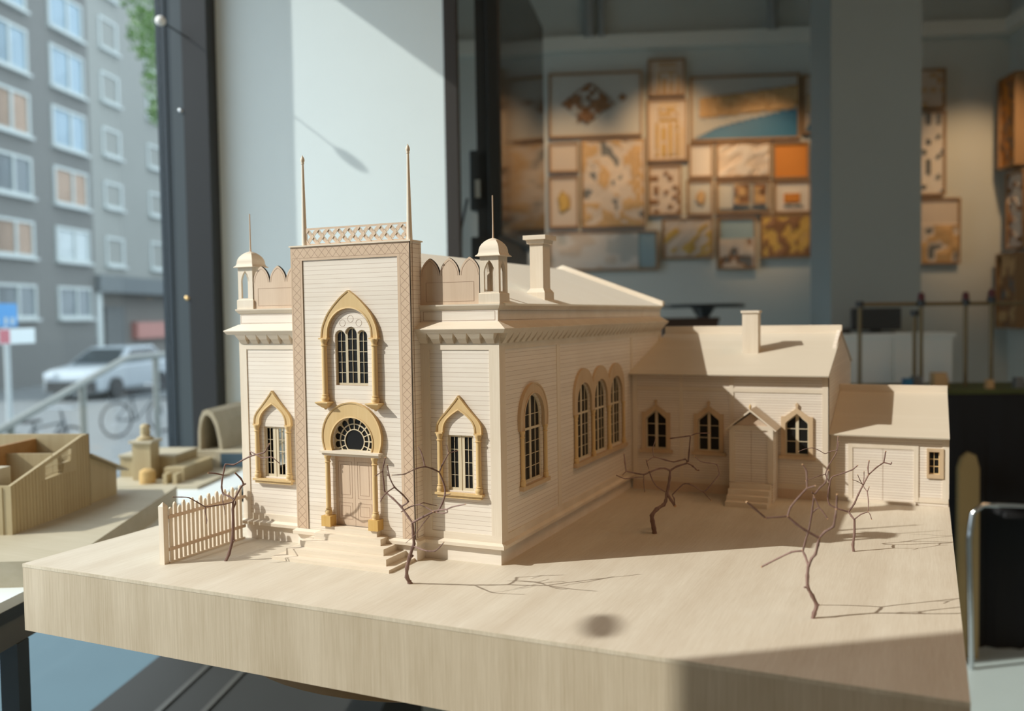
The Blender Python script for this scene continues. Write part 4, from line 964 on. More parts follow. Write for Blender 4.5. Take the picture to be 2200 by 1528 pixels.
# ================================================================== the left table and its models
tab = thing('display_table', 'white topped table with black edge by the window, carrying the other models', 'table', AB(-1.02, 1.5, -0.9))
MB().rbox(-1.19, -0.845, 0.6, 2.5, -0.110, -0.095).build('table_top', M['tabletop'], tab)
MB().rbox(-1.191, -0.8435, 0.599, 2.501, -0.128, -0.110).build('edge_band', M['black'], tab)
MB().rbox(-1.18, -0.848, 0.62, 2.48, -0.168, -0.128).build('apron', M['tablegrey'], tab)
for a, b in ((-0.86, 0.63), (-1.17, 0.63), (-0.86, 1.262), (-1.17, 1.262), (-0.86, 2.46), (-1.17, 2.46)):
    MB().rbox(a - 0.014, a + 0.014, b - 0.014, b + 0.014, -0.62 if b > 2 else -0.9, -0.168).build('leg', M['black'], tab)

pz = -0.055
pl_ = thing('house_model', 'pale wooden house model without a roof, on a long base slab at the window', 'building model', AB(-1.0, 1.5, -0.095))
def abprism(mb, pts, z0, z1, mi=0):
    V = [AB(a, b, z0) for a, b in pts] + [AB(a, b, z1) for a, b in pts]; n = len(pts)
    return mb.add(V, [tuple(range(n - 1, -1, -1)), tuple(range(n, 2 * n))] + [(i, (i + 1) % n, n + (i + 1) % n, n + i) for i in range(n)], mi)
abprism(MB(), [(-0.7917, 1.297), (-0.8994, 1.8896), (-1.178, 1.84), (-1.170, 1.24)], -0.095, pz).build('base_slab', M['paleboard'], pl_)
wf = RA(-0.982)
MB().plate(wf, [(1.4478, pz), (1.6942, pz), (1.6942, 0.0862), (1.672, 0.0862), (1.4478, 0.0288)], [[(1.546, 0.0225), (1.602, 0.0255), (1.606, 0.043), (1.628, 0.0445), (1.633, 0.069), (1.59, 0.0575), (1.548, 0.0465)]], -0.006, 0.0).build('side_wall', M['pale'], pl_)
mb = MB()
for k in range(26):
    b = 1.4478 + 0.0095 * k + 0.004; t = 0.0288 + (0.0862 - 0.0288) * min(1, (b - 1.4478) / 0.224)
    if 1.535 < b < 1.645: mb.fbox(wf, b - 0.0008, b + 0.0008, pz, 0.022, 0, 0.0008)
    else: mb.fbox(wf, b - 0.0008, b + 0.0008, pz, t - 0.002, 0, 0.0008)
mb.build('cladding_battens', M['pale'], pl_)
MB().rbox(-1.185, -0.988, 1.4478, 1.4538, pz, 0.0288).build('front_wall', M['pale'], pl_)
mb = MB()
for k in range(9): mb.rbox(-1.0 - 0.012 * k - 0.003, -1.0 - 0.012 * k + 0.003, 1.4462, 1.4478, pz, 0.026)
mb.build('front_slats', M['pale'], pl_)
MB().rbox(-1.185, -0.982, 1.6882, 1.6942, pz, 0.0862).build('rear_wall', M['pale'], pl_)
MB().rbox(-1.185, -0.984, 1.6942, 1.6946, pz, 0.0862).build('rear_lining', M['browninside'], pl_)
MB().rbox(-1.0945, -1.0885, 1.56, 1.6882, pz, 0.078).build('partition', M['browninside'], pl_)
MB().rbox(-1.185, -0.988, 1.595, 1.600, pz, 0.062).build('partition', M['pale'], pl_)
MB().rbox(-1.180, -0.990, 1.4538, 1.6882, pz, pz + 0.004).build('inner_floor', M['browninside'], pl_)
MB().rbox(-1.16, -1.016, 1.4538, 1.50, pz, 0.055).build('chimney_block', M['paleboard'], pl_)
mb = MB()
for k in range(3): mb.fbox(wf, 1.548, 1.632, 0.030 + 0.012 * k, 0.0312 + 0.012 * k, -0.004, -0.002)
for b in (1.572, 1.60): mb.fbox(wf, b, b + 0.0012, 0.027, 0.066, -0.004, -0.002)
mb.build('window_grille', M['pale'], pl_)
lt = MB(); V = []
lean = [(1.6946, pz), (1.806, pz), (1.806, 0.0005), (1.6946, 0.0430)]
lt.prism(lean, RA(-0.990), -0.19, 0.0).build('lean_to', M['pale'], pl_)
MB().prism([(1.6946, 0.0430), (1.8346, -0.0105), (1.8346, -0.0070), (1.6946, 0.0470)], RA(-0.978), -0.20, 0.0).build('lean_to_roof', M['paleboard'], pl_)

def t_simple(name, label, cat, loc, group=None): return thing(name, label, cat, loc, group)
vil = thing('courtyard_model', 'pale wooden model of low courtyard buildings with a square chimney tower and turned finial', 'building model', AB(-1.1, 2.2, -0.095))
MB().rbox(-1.19, -0.93, 2.06, 2.32, -0.095, -0.088).build('base_slab', M['paleboard'], vil)
MB().rbox(-1.19, -1.045, 2.19, 2.32, -0.088, -0.038).build('low_wing', M['pale'], vil)
MB().rbox(-1.045, -0.995, 2.13, 2.30, -0.088, -0.055).build('low_wing', M['pale'], vil)
MB().rbox(-1.192, -1.043, 2.185, 2.322, -0.038, -0.032).build('wing_roof', M['paleboard'], vil)
tw_ = MB().rbox(-1.131, -1.084, 2.14, 2.187, -0.088, 0.004).build('chimney_tower', M['pale'], vil)
c_ = AB(-1.1075, 2.1635, 0)
MB().rbox(-1.137, -1.078, 2.134, 2.193, 0.004, 0.010).build('tower_cornice', M['paleboard'], tw_)
MB().lathe([(0.020, 0.010), (0.020, 0.016), (0.013, 0.019), (0.0105, 0.024), (0.0125, 0.030), (0.0105, 0.036), (0.0125, 0.042), (0.010, 0.047), (0.004, 0.050)], c_.x, c_.y, 20).build('turned_finial', M['pale'], tw_, smooth=True)
c_ = AB(-1.075, 2.105, 0)
MB().lathe([(0.019, -0.088), (0.0195, -0.07), (0.018, -0.058), (0.010, -0.053), (0.001, -0.052)], c_.x, c_.y, 20).build('round_hut', M['cork'], vil, smooth=True)
c_ = AB(-1.165, 2.27, 0)
MB().lathe([(0.024, -0.032), (0.026, -0.027), (0.020, -0.020), (0.008, -0.016), (0.001, -0.015)], c_.x, c_.y, 18).build('cork_mound', M['cork'], vil, smooth=True)
for a in (-1.03, -1.005):
    MB().rbox(a, a + 0.010, 2.09, 2.12, -0.088, -0.064).build('stair_block', M['pale'], vil)
vault = thing('vault_model', 'white arched vault model with blue grey pools on a stepped base', 'building model', AB(-0.99, 2.45, -0.095))
fv = RB(2.36)
ao = [(-1.060, -0.045), (-1.058, 0.000), (-1.050, 0.030), (-1.036, 0.048), (-1.018, 0.052), (-0.995, 0.044), (-0.975, 0.020), (-0.962, -0.02), (-0.958, -0.045)]
ai = [(-1.050, -0.045), (-1.048, 0.000), (-1.042, 0.022), (-1.030, 0.036), (-1.017, 0.039), (-1.000, 0.030), (-0.985, 0.010), (-0.975, -0.02), (-0.970, -0.045)]
vs_ = lambda P: [(-1.060 + (a + 1.060) * 0.66, z + max(0, z + 0.045) * 0.14) for a, z in P]
MB().plate(fv, vs_(ao) + vs_(ai)[::-1], [], -0.23, 0.0).build('vault', M['paleboard'], vault)
MB().rbox(-1.062, -0.90, 2.345, 2.60, -0.062, -0.045).build('upper_step', M['paleboard'], vault)
MB().rbox(-1.0, -0.88, 2.33, 2.345, -0.095, -0.045).build('front_step', M['paleboard'], vault)
MB().rbox(-0.985, -0.91, 2.3285, 2.330, -0.088, -0.050).build('pool', M['poolblue'], vault)
MB().rbox(-1.062, -1.002, 2.335, 2.345, -0.095, -0.062).build('lower_step', M['paleboard'], vault)
MB().rbox(-1.055, -1.012, 2.333, 2.335, -0.088, -0.066).build('pool', M['poolblue'], vault)

# ================================================================== the room
def struct(name, mb, mat, parent=None, **k): return mb.build(name, mat, parent, kind='structure', **k)
ZF, ZC = -0.9, 2.6
struct('floor', MB().rbox(-1.27, 2.5, -3.2, 5.4, ZF - 0.06, ZF), M['floor'])
struct('ceiling', MB().rbox(-1.5, 2.5, -3.2, 5.4, ZC, ZC + 0.1), M['ceil'])
struct('wall_left', MB().plate(RA(-1.2), [(-3.2, ZF), (0.345, ZF), (0.345, 1.68), (2.58, 1.68), (2.58, ZC), (-3.2, ZC)], [], -0.055, 0), M['greywall'])
struct('wall_pier', MB().rbox(-1.255, -0.4135, 2.65, 2.93, ZF, ZC), M['whitewall'])
struct('trim_1', MB().rbox(-0.4135, -0.376, 2.648, 2.70, ZF, ZC), flat('dark_bronze', (0.035, 0.03, 0.026), 0.6))
struct('wall_left_rear', MB().plate(RA(-1.2), rect(2.93, 5.4, ZF, ZC), [rect(3.0, 4.3, ZF + 0.06, 1.64)], -0.055, 0), M['greywall'])
w2 = thing('window_2', 'second shop window behind the white pier', 'window', AB(-1.23, 3.65, ZF))
for k_ in ('label', 'category'): del w2[k_]
w2['kind'] = 'structure'
struct('wall_far', MB().rbox(-1.5, 2.5, 5.2, 5.4, ZF, ZC), M['greywall'])
struct('wall_right', MB().rbox(2.3, 2.5, -3.2, 5.2, ZF, ZC), M['greywall'])
struct('wall_near', MB().rbox(-1.2, 2.3, -3.2, -3.0, ZF, ZC), M['whitewall'])
struct('trim_2', MB().rbox(-1.2, 2.3, 5.13, 5.2, 1.785, 1.86), M['moulding'])
struct('trim_3', MB().rbox(2.24, 2.3, -3.0, 5.13, 1.785, 1.86), M['moulding'])
struct('pillar', MB().rbox(1.0374, 1.4117, 4.0, 4.36, ZF, ZC), M['pillar'])
# shop window
wn = thing('window_1', 'tall shop window with black steel post', 'window', AB(-1.23, 1.5, ZF))
for k_ in ('label', 'category'): del wn[k_]
wn['kind'] = 'structure'
MB().rbox(-1.1725, -1.0977, 2.58, 2.65, ZF, ZC).build('frame_post', M['frame'], wn)
MB().rbox(-1.2206, -1.1725, 2.582, 2.65, ZF, 1.66).build('glazing_bead', M['bead'], wn)
MB().rbox(-1.2500, -1.2206, 2.578, 2.65, ZF, 1.66).build('outer_bead', M['beaddark'], wn)
MB().rbox(-1.255, -1.2, 0.395, 2.58, ZF, ZF + 0.06).build('sill_rail', M['bead'], wn)
MB().rbox(-1.255, -1.2, 0.395, 2.58, 1.64, 1.68).build('head_rail', M['frame'], wn)
MB().rbox(-1.255, -1.2, 0.345, 0.395, ZF, 1.68).build('frame_post', M['frame'], wn)
g = NT('window_glass')
tr = g.new('ShaderNodeBsdfTransparent'); gl = g.new('ShaderNodeBsdfGlossy'); gl.inputs['Roughness'].default_value = 0.02
tr.inputs[0].default_value = (0.97, 0.985, 0.98, 1)
fz = g.new('ShaderNodeLayerWeight')
mxs = g.new('ShaderNodeMixShader'); g.link(g.math('MULTIPLY_ADD', g.math('POWER', fz.outputs['Facing'], 5.0), 0.5, 0.02), mxs.inputs[0]); g.link(tr.outputs[0], mxs.inputs[1]); g.link(gl.outputs[0], mxs.inputs[2])
g.link(mxs.outputs[0], g.out.inputs[0])
MB().rbox(-1.240, -1.234, 0.395, 2.578, ZF + 0.06, 1.64).build('pane', g.mat, wn)
MB().rbox(-1.240, -1.234, 3.05, 4.25, ZF + 0.11, 1.59).build('pane', g.mat, w2)
MB().plate(RA(-1.2), rect(3.0, 4.3, ZF + 0.06, 1.64), [rect(3.05, 4.25, ZF + 0.11, 1.59)], -0.05, -0.01).build('frame', M['frame'], w2)
def bolt(a, b, z, mat):
    p = AB(a, b, z)
    mb = MB(); R = []
    for r, d in ((0.0065, 0.0), (0.0065, 0.003), (0.004, 0.0055), (0.0005, 0.006)):
        R.append([p - E2 * d + E1 * (r * math.cos(2 * PI * k / 12)) + Vector((0, 0, 1)) * (r * math.sin(2 * PI * k / 12)) for k in range(12)])
    mb.rings(R).build('bolt', mat, wn, smooth=True)
bolt(-1.1815, 2.582, 0.919, M['chrome']); bolt(-1.1790, 2.582, 0.372, M['brassbolt'])
ball = thing('ball_hook', 'small white ball on a thin wire fixed to the window post', 'hook', AB(-1.17, 2.58, 1.13))
p0, p1 = AB(-1.1946, 2.50, 1.152), AB(-1.150, 2.578, 1.125)
MB().tube([p0, p0.lerp(p1, 0.5), p1], 0.0022, 8).build('wire', M['black'], ball, smooth=True)
R_ = [[p0 + Vector((0.0145 * math.sin(PI * i / 10) * math.cos(2 * PI * k / 16), 0.0145 * math.sin(PI * i / 10) * math.sin(2 * PI * k / 16), 0.0145 * math.cos(PI * i / 10))) for k in range(16)] for i in range(1, 10)]
MB().rings(R_).build('ball', M['bulb'], ball, smooth=True)

plq = thing('window_blocker', 'added small oval plaque stuck on the window glass near its closer post, out of the picture', 'blocker', AB(-1.232, 0.52, 0.92))
MB().rings([[AB(-1.233 + d, 0.505 + 0.034 * math.cos(2 * PI * k / 24), 0.94 + 0.013 * math.sin(2 * PI * k / 24)) for k in range(24)] for d in (0.0, 0.004)]).build('disc', M['bulb'], plq)  # unseen oval, added to throw the soft dark spot onto the base board

bn = thing('bench', 'low dark grey bench with two pale grooves along the window under the white table', 'bench', AB(-0.85, 2.1, ZF))
DG = flat('bench_grey', (0.030, 0.031, 0.029), 0.75)
MB().rbox(-1.195, -0.50, 1.35, 2.57, ZF, -0.64).build('body', DG, bn)
MB().rbox(-1.195, -0.50, 1.35, 2.57, -0.64, -0.62).build('top_board', DG, bn)
for a in (-1.035, -0.925): MB().rbox(a, a + 0.016, 1.36, 2.56, -0.62, -0.616).build('groove', flat('bench_rail', (0.085, 0.085, 0.078), 0.5), bn)

# ---- the tall display screen at the pier
tv = thing('display_screen', 'black upright flat display screen seen almost edge on beside the white pier', 'screen', AB(-0.3, 3.45, ZF))
def tvf(): 
    d = (AB(-0.185, 4.0, 0) - AB(-0.284, 3.0, 0)).normalized()
    n_ = Vector((d.y, -d.x, 0))
    return Fr(AB(-0.284, 3.0, 0), d, (0, 0, 1), n_)
TF = tvf()
MB().fbox(TF, 0, 1.0, 0.57, 1.56, -0.045, 0.0).build('screen_case', M['black'], tv, bevel=0.004)
MB().fbox(TF, 0.012, 0.988, 0.585, 1.545, 0.0, 0.0012).build('screen_glass', M['screen'], tv)
MB().prism([(0.10, 0.62), (0.90, 0.62), (0.90, 1.30), (0.75, 1.48), (0.25, 1.48), (0.10, 1.30)], TF, -0.075, -0.045).build('back_housing', M['black'], tv)
MB().prism([(0.02, 0.66), (0.40, 0.66), (0.40, 0.92), (0.02, 0.86)], TF, -0.112, -0.045).build('back_handle', M['black'], tv, bevel=0.006)
MB().fbox(TF, 0.005, 0.05, 0.70, 0.76, -0.090, -0.072).build('rating_plate', M['chrome'], tv)
MB().fbox(TF, 0.02, 0.10, 0.40, 1.60, -0.085, -0.045).build('post', M['black'], tv)
MB().fbox(TF, 0.30, 0.70, -0.86, 0.57, -0.12, -0.03).build('stand_column', M['black'], tv)
MB().fbox(TF, 0.10, 0.90, -0.90, -0.86, -0.30, 0.22).build('stand_foot', M['black'], tv)
MB().fbox(TF, 0.0, 0.42, 0.36, 0.57, -0.105, -0.01).build('lower_housing', M['black'], tv)
cab = [AB(-0.40, 3.02, 0.70), AB(-0.425, 3.03, 0.60), AB(-0.430, 3.04, 0.45), AB(-0.405, 3.05, 0.2), AB(-0.38, 3.1, -0.3), AB(-0.36, 3.2, -0.88)]
MB().tube(cab, 0.005, 8).build('cable', M['black'], tv, smooth=True)

# ---- reliefs on the far wall
RM = {'board': flat('relief_board_cream', (0.60, 0.52, 0.43), 0.7, var=0.05), 'grey': flat('relief_board_grey', (0.50, 0.50, 0.46), 0.7, var=0.04), 'wood': flat('relief_wood', (0.55, 0.36, 0.17), 0.6, var=0.15),
      'dark': flat('relief_brown', (0.25, 0.13, 0.06), 0.6, var=0.2), 'blue': flat('relief_blue', (0.03, 0.16, 0.30), 0.4), 'orange': flat('relief_orange', (0.60, 0.23, 0.035), 0.6, var=0.08),
      'paleblue': flat('relief_pale_blue', (0.30, 0.42, 0.46), 0.6), 'ochre': flat('relief_ochre', (0.58, 0.38, 0.10), 0.7, var=0.1), 'frame': flat('relief_frame_oak', (0.33, 0.20, 0.095), 0.55, var=0.12), 'slate': flat('relief_slate', (0.16, 0.17, 0.17), 0.7, var=0.1), 'white': flat('relief_white', (0.66, 0.62, 0.56), 0.7)}
def hsh(i, j, s):
    v = math.sin(i * 127.1 + j * 311.7 + s * 74.7) * 43758.5453
    return v - math.floor(v)
def vn(x, y, s):
    i, j = math.floor(x), math.floor(y); u, v = x - i, y - j
    u, v = u * u * (3 - 2 * u), v * v * (3 - 2 * v)
    return (hsh(i, j, s) * (1 - u) + hsh(i + 1, j, s) * u) * (1 - v) + (hsh(i, j + 1, s) * (1 - u) + hsh(i + 1, j + 1, s) * u) * v
def relief_fn(kind, s):
    """u, v in 0..1 and metres -> height (m), material index"""
    def f(u, v, x, y):
        if kind == 'cluster':
            p, q = u - 0.42, v - 0.52
            c, d = (p * 1.25 + q) * 0.75, (q - p * 1.05) * 0.75
            if abs(c) < 0.27 and abs(d) < 0.24:
                k = hsh(math.floor(x / 0.026), math.floor(y / 0.026), s)
                if math.hypot(p + 0.03, q) < 0.06: return 0.002, 0
                return 0.012 + 0.022 * k, 1 if k > 0.22 else 0
            if 0.05 < v - (u - 0.05) * 0.62 + 0.0 < 0.13 and 0.30 < u < 0.72 and v < 0.45: return 0.012, 1
            if math.hypot(u - 0.80, v - 0.60) < 0.045: return 0.014, 1
            return 0.0, 0
        if kind == 'slots':
            i, j = math.floor(x / 0.020), math.floor(y / 0.016)
            on = (i % 2 == 0) if v < 0.62 else (j % 2 == 0 and 0.25 < u < 0.8)
            return (0.010, 1) if on and 0.08 < u < 0.92 and 0.05 < v < 0.95 and hsh(i, j, s) > 0.12 else (0.0, 0)
        if kind == 'lake':
            if v < 0.05 + 0.42 * (u ** 0.75) and v < 0.46 * (u / 0.55 if u < 0.55 else 1): return -0.004, 3
            if vn(u * 5, v * 4, s) > 0.22 and 0.34 + 0.12 * u < v < 0.84 - 0.18 * (1 - u) and u > 0.07: return 0.006 + 0.012 * hsh(math.floor(x / 0.02), math.floor(y / 0.02), s), 1
            return 0.0, 0
        if kind == 'terrain':
            t = vn(x * 16, y * 16, s) * 0.65 + vn(x * 40, y * 40, s + 3) * 0.35
            return 0.022 * t, 1 if t > 0.56 else (2 if t < 0.26 else 0)
        if kind == 'streaks':
            t = vn(x * 10 + y * 9, y * 34 - x * 26, s)
            return 0.016 * t, 1 if t > 0.60 else 0
        if kind == 'blob':
            r = math.hypot((u - 0.5) * 1.0, (v - 0.5)); 
            return (0.02, 1) if r < 0.16 + 0.10 * vn(u * 7, v * 7, s) else (0.0, 0)
        if kind == 'houses':
            if 0.30 < u < 0.94 and 0.22 < v < 0.92 and not 0.60 < u < 0.68: return 0.02 + 0.012 * hsh(math.floor(x / 0.03), math.floor(y / 0.03), s), 2 if hsh(math.floor(x / 0.04), math.floor(y / 0.05), s) > 0.25 else 1
            return 0.0, 3 if v < 0.14 else 0
        if kind == 'sky':
            if v > 0.60: return 0.0, 0
            t = vn(x * 22, y * 22, s)
            return 0.02 * t, 1 if t > 0.5 else (2 if t > 0.33 else 3)
        if kind == 'strip':
            t = hsh(math.floor(x / 0.028), math.floor(y / 0.028), s)
            return (0.012, 1) if t > 0.80 else (0.0, 0)
        if kind == 'figure':
            if (0.25 < u < 0.72 and 0.30 < v < 0.62): return 0.014, 1
            if (0.20 < u < 0.85 and 0.12 < v < 0.26) and vn(u * 9, v * 4, s) > 0.4: return 0.006, 2
            return 0.0, 0
        if kind == 'shore':
            if u > 0.84: return -0.004, 3
            t = vn(x * 14, y * 18, s)
            return 0.014 * t, 1 if t > 0.62 else (2 if t < 0.2 else 0)
        return 0.001 * vn(x * 10, y * 10, s), 0
    return f
def relief(rect_, kind, mats, label, seed, fr=None, frame='frame', depth=0.035):
    a0, z0, a1, z1 = rect_
    fr = fr or RB(5.2)
    t = thing('relief_panel', label, 'relief panel', fr((a0 + a1) / 2, z0, 0.0), 'relief models on the gallery wall')
    MB().fbox(fr, a0, a1, z0, z1, 0.001, depth * 0.5).build('backing', RM['frame'], t)
    fw = 0.011
    MB().plate(fr, rect(a0, a1, z0, z1), [rect(a0 + fw, a1 - fw, z0 + fw, z1 - fw)], depth * 0.5, depth + 0.006).build('frame', RM[frame], t)
    nx, ny = max(8, int((a1 - a0) / 0.0085)), max(8, int((z1 - z0) / 0.0085))
    f = relief_fn(kind, seed)
    V, F, m = [], [], []
    for j in range(ny + 1):
        for i in range(nx + 1):
            u, v = i / nx, j / ny
            h, _ = f(u, v, u * (a1 - a0), v * (z1 - z0))
            V.append(fr(a0 + fw * 0.8 + (a1 - a0 - 1.6 * fw) * u, z0 + fw * 0.8 + (z1 - z0 - 1.6 * fw) * v, depth * 0.75 + h))
    for j in range(ny):
        for i in range(nx):
            F.append((j * (nx + 1) + i, j * (nx + 1) + i + 1, (j + 1) * (nx + 1) + i + 1, (j + 1) * (nx + 1) + i))
            u, v = (i + 0.5) / nx, (j + 0.5) / ny
            m.append(f(u, v, u * (a1 - a0), v * (z1 - z0))[1])
    MB().add(V, F, m).build('relief', [RM[k] for k in mats], t)
REL = [
 ((-0.213, 1.306, 0.310, 1.666), 'cluster', ('grey', 'dark', 'dark', 'dark'), 'large grey relief panel with a brown diagonal city block cluster'),
 ((0.345, 1.520, 0.549, 1.726), 'slots', ('board', 'wood', 'wood', 'wood'), 'small square relief panel at the top of the wall, full of tiny slots'),
 ((0.337, 1.158, 0.560, 1.502), 'slots', ('board', 'ochre', 'ochre', 'ochre'), 'brightly lit upright relief panel with rows of vertical slots'),
 ((0.576, 1.262, 1.173, 1.620), 'lake', ('grey', 'wood', 'wood', 'blue'), 'wide relief panel of a town above a curved blue lake'),
 ((1.187, 1.287, 1.386, 1.607), 'lake', ('board', 'wood', 'wood', 'blue'), 'relief panel mostly hidden behind the pillar with a bit of blue'),
 ((-0.216, 1.112, -0.047, 1.278), 'plain', ('board', 'wood', 'wood', 'wood'), 'small plain pale relief panel under the grey cluster panel'),
 ((-0.034, 0.796, 0.325, 1.290), 'terrain', ('board', 'wood', 'slate', 'slate'), 'big upright town relief panel with large tan blocks, left of the slotted column'),
 ((-0.220, 0.800, -0.050, 1.090), 'blob', ('board', 'ochre', 'ochre', 'ochre'), 'narrow upright relief panel with an ochre patch beside the big town panel'),
 ((0.339, 0.858, 0.524, 1.137), 'strip', ('board', 'dark', 'dark', 'dark'), 'upright pale relief panel with dark specks under the bright slotted one'),
 ((0.566, 1.061, 0.700, 1.250), 'plain', ('white', 'wood', 'wood', 'wood'), 'blank whitish relief panel under the lake panel\'s left end'),
 ((0.717, 1.056, 1.015, 1.250), 'streaks', ('board', 'white', 'white', 'white'), 'pale cream relief panel with faint streaks under the lake panel'),
 ((1.027, 1.042, 1.222, 1.244), 'plain', ('orange', 'orange', 'dark', 'dark'), 'small orange relief panel next to the pillar'),
 ((0.555, 0.852, 0.699, 1.049), 'blob', ('grey', 'wood', 'wood', 'wood'), 'small grey relief panel with one brown mound in its middle'),
 ((0.716, 0.856, 1.016, 1.042), 'houses', ('grey', 'wood', 'dark', 'slate'), 'relief panel with two groups of dark brown house blocks'),
 ((1.031, 0.852, 1.235, 1.032), 'figure', ('white', 'orange', 'slate', 'slate'), 'whitish relief panel with an orange shape under the orange panel'),
 ((-0.224, 0.553, 0.391, 0.775), 'shore', ('white', 'board', 'grey', 'paleblue'), 'long pale relief panel with a blue strip at its right end'),
 ((0.416, 0.612, 0.698, 0.838), 'streaks', ('board', 'ochre', 'ochre', 'ochre'), 'cream relief panel with diagonal ochre strokes in the lowest row'),
 ((0.722, 0.548, 0.934, 0.838), 'sky', ('paleblue', 'board', 'dark', 'slate'), 'lowest hanging upright relief panel with a pale blue upper half'),
 ((0.959, 0.608, 1.235, 0.846), 'terrain', ('ochre', 'dark', 'wood', 'wood'), 'yellowish relief panel with brown pieces at the lower right by the pillar'),
 ((1.736, 1.402, 1.949, 1.616), 'strip', ('board', 'wood', 'wood', 'wood'), 'square relief panel right of the pillar, uppermost of three'),
 ((1.737, 0.930, 1.951, 1.389), 'strip', ('white', 'slate', 'slate', 'slate'), 'tall whitish relief panel with dark dots right of the pillar'),
 ((1.738, 0.554, 2.030, 0.915), 'sky', ('board', 'wood', 'board', 'slate'), 'dark bottomed relief panel, lowest of three right of the pillar'),
]
for i, (r_, k_, m_, l_) in enumerate(REL): relief(r_, k_, m_, l_, 3 + i)
relief((4.93, 1.05, 5.13, 1.53), 'terrain', ('orange', 'dark', 'wood', 'wood'), 'orange brown relief panel, uppermost on the right hand wall', 41, Fr(AB(2.3, 0, 0), E2, (0, 0, 1), -E1), depth=0.09)
relief((4.92, 0.62, 5.12, 1.03), 'strip', ('white', 'dark', 'dark', 'dark'), 'pale relief panel in the middle of the right hand wall', 42, Fr(AB(2.3, 0, 0), E2, (0, 0, 1), -E1), depth=0.05)
relief((4.90, 0.20, 5.14, 0.60), 'terrain', ('dark', 'wood', 'slate', 'slate'), 'brown relief panel, lowest on the right hand wall', 43, Fr(AB(2.3, 0, 0), E2, (0, 0, 1), -E1), depth=0.09)

# ---- pipes, spotlights
for i, (a, r) in enumerate(((0.02, 0.03), (0.09, 0.018), (1.02, 0.028))):
    p = AB(a, 5.13, 0)
    props(MB().lathe([(r, 1.85), (r, ZC)], p.x, p.y, 12).build('ceiling_pipe', M['ceil'], None, smooth=True), ['thick grey pipe above the wall moulding, left one of the pair', 'thin grey pipe above the wall moulding beside the thicker one', 'grey pipe above the wall moulding near the pillar'][i], 'pipe', 'pipes above the moulding')
def spot(a, b, z, ta, tz, power, label, size=40, blend=0.9):
    t = thing('spotlight', label, 'spotlight', AB(a, b, ZC), 'spotlights aimed at the relief wall')
    p = AB(a, b, z); q = AB(ta, 5.2, tz); d = (q - p).normalized()
    top = AB(a, b, ZC)
    MB().tube([top, Vector((p.x, p.y, z + 0.04))], 0.008, 8).build('stem', M['bulb'], t, smooth=True)
    MB().tube([p - d * 0.07, p - d * 0.06, p + d * 0.05, p + d * 0.055], [0.02, 0.032, 0.034, 0.030], 16).build('lamp_head', M['bulb'], t, smooth=True)
    l = D.lights.new('spot_lamp', 'SPOT'); l.energy = power; l.color = (1.0, 0.63, 0.33); l.spot_size = math.radians(size); l.spot_blend = blend; l.shadow_soft_size = 0.03
    o = D.objects.new('spot_lamp', l); COL.objects.link(o)
    o.location = p + d * 0.075; o.rotation_euler = d.to_track_quat('-Z', 'Y').to_euler()
    o.parent = t; o.matrix_parent_inverse = Matrix.Translation(-ORG[t.name])

spot(0.12, 4.0, 1.76, -0.15, 1.05, SPOT_E * 0.8, 'white spotlight at the picture\'s top, left one of two in view')
spot(0.465, 4.0, 1.76, 0.47, 1.20, SPOT_E, 'white spotlight at the picture\'s top, right one of two in view')
spot(0.88, 4.15, 1.90, 0.98, 1.05, SPOT_E, 'white spotlight left of the pillar above the picture')
spot(2.06, 4.0, 1.86, 2.08, 0.95, SPOT_E * 0.9, 'white spotlight right of the pillar above the picture')

# ---- unseen ceiling panels, added as warm fill for the shaded sides
LUM = NT('fill_lamp_diffuser'); em = LUM.new('ShaderNodeEmission'); em.inputs[0].default_value = (1.0, 0.68, 0.40, 1); em.inputs[1].default_value = 1.0; LUM.link(em.outputs[0], LUM.out.inputs[0])
def add_fill_lamp(a, b, power, label):
    t = thing('fill_lamp', label, 'fill lamp', AB(a, b, ZC), 'unseen fill lights added to lift the shade')
    MB().rbox(a - 0.32, a + 0.32, b - 0.32, b + 0.32, ZC - 0.06, ZC - 0.001).build('housing', M['bulb'], t)
    MB().rbox(a - 0.30, a + 0.30, b - 0.30, b + 0.30, ZC - 0.064, ZC - 0.06).build('diffuser', LUM.mat, t)
    l = D.lights.new('fill_lamp_light', 'AREA'); l.shape = 'SQUARE'; l.size = 0.58; l.energy = power; l.color = (1.0, 0.57, 0.28)
    o = D.objects.new('fill_lamp_light', l); COL.objects.link(o)
    o.location = AB(a, b, ZC - 0.07); o.rotation_euler = (0, 0, math.radians(19.8))
    o.parent = t; o.matrix_parent_inverse = Matrix.Translation(-ORG[t.name])
add_fill_lamp(1.5, 0.2, FILL_E, 'added square fill lamp right of the camera, out of the picture')
add_fill_lamp(1.5, 1.4, FILL_E, 'added square fill lamp above the right end of the base board, out of the picture')
add_fill_lamp(0.4, -1.2, FILL_E, 'added square fill lamp behind the camera, out of the picture')

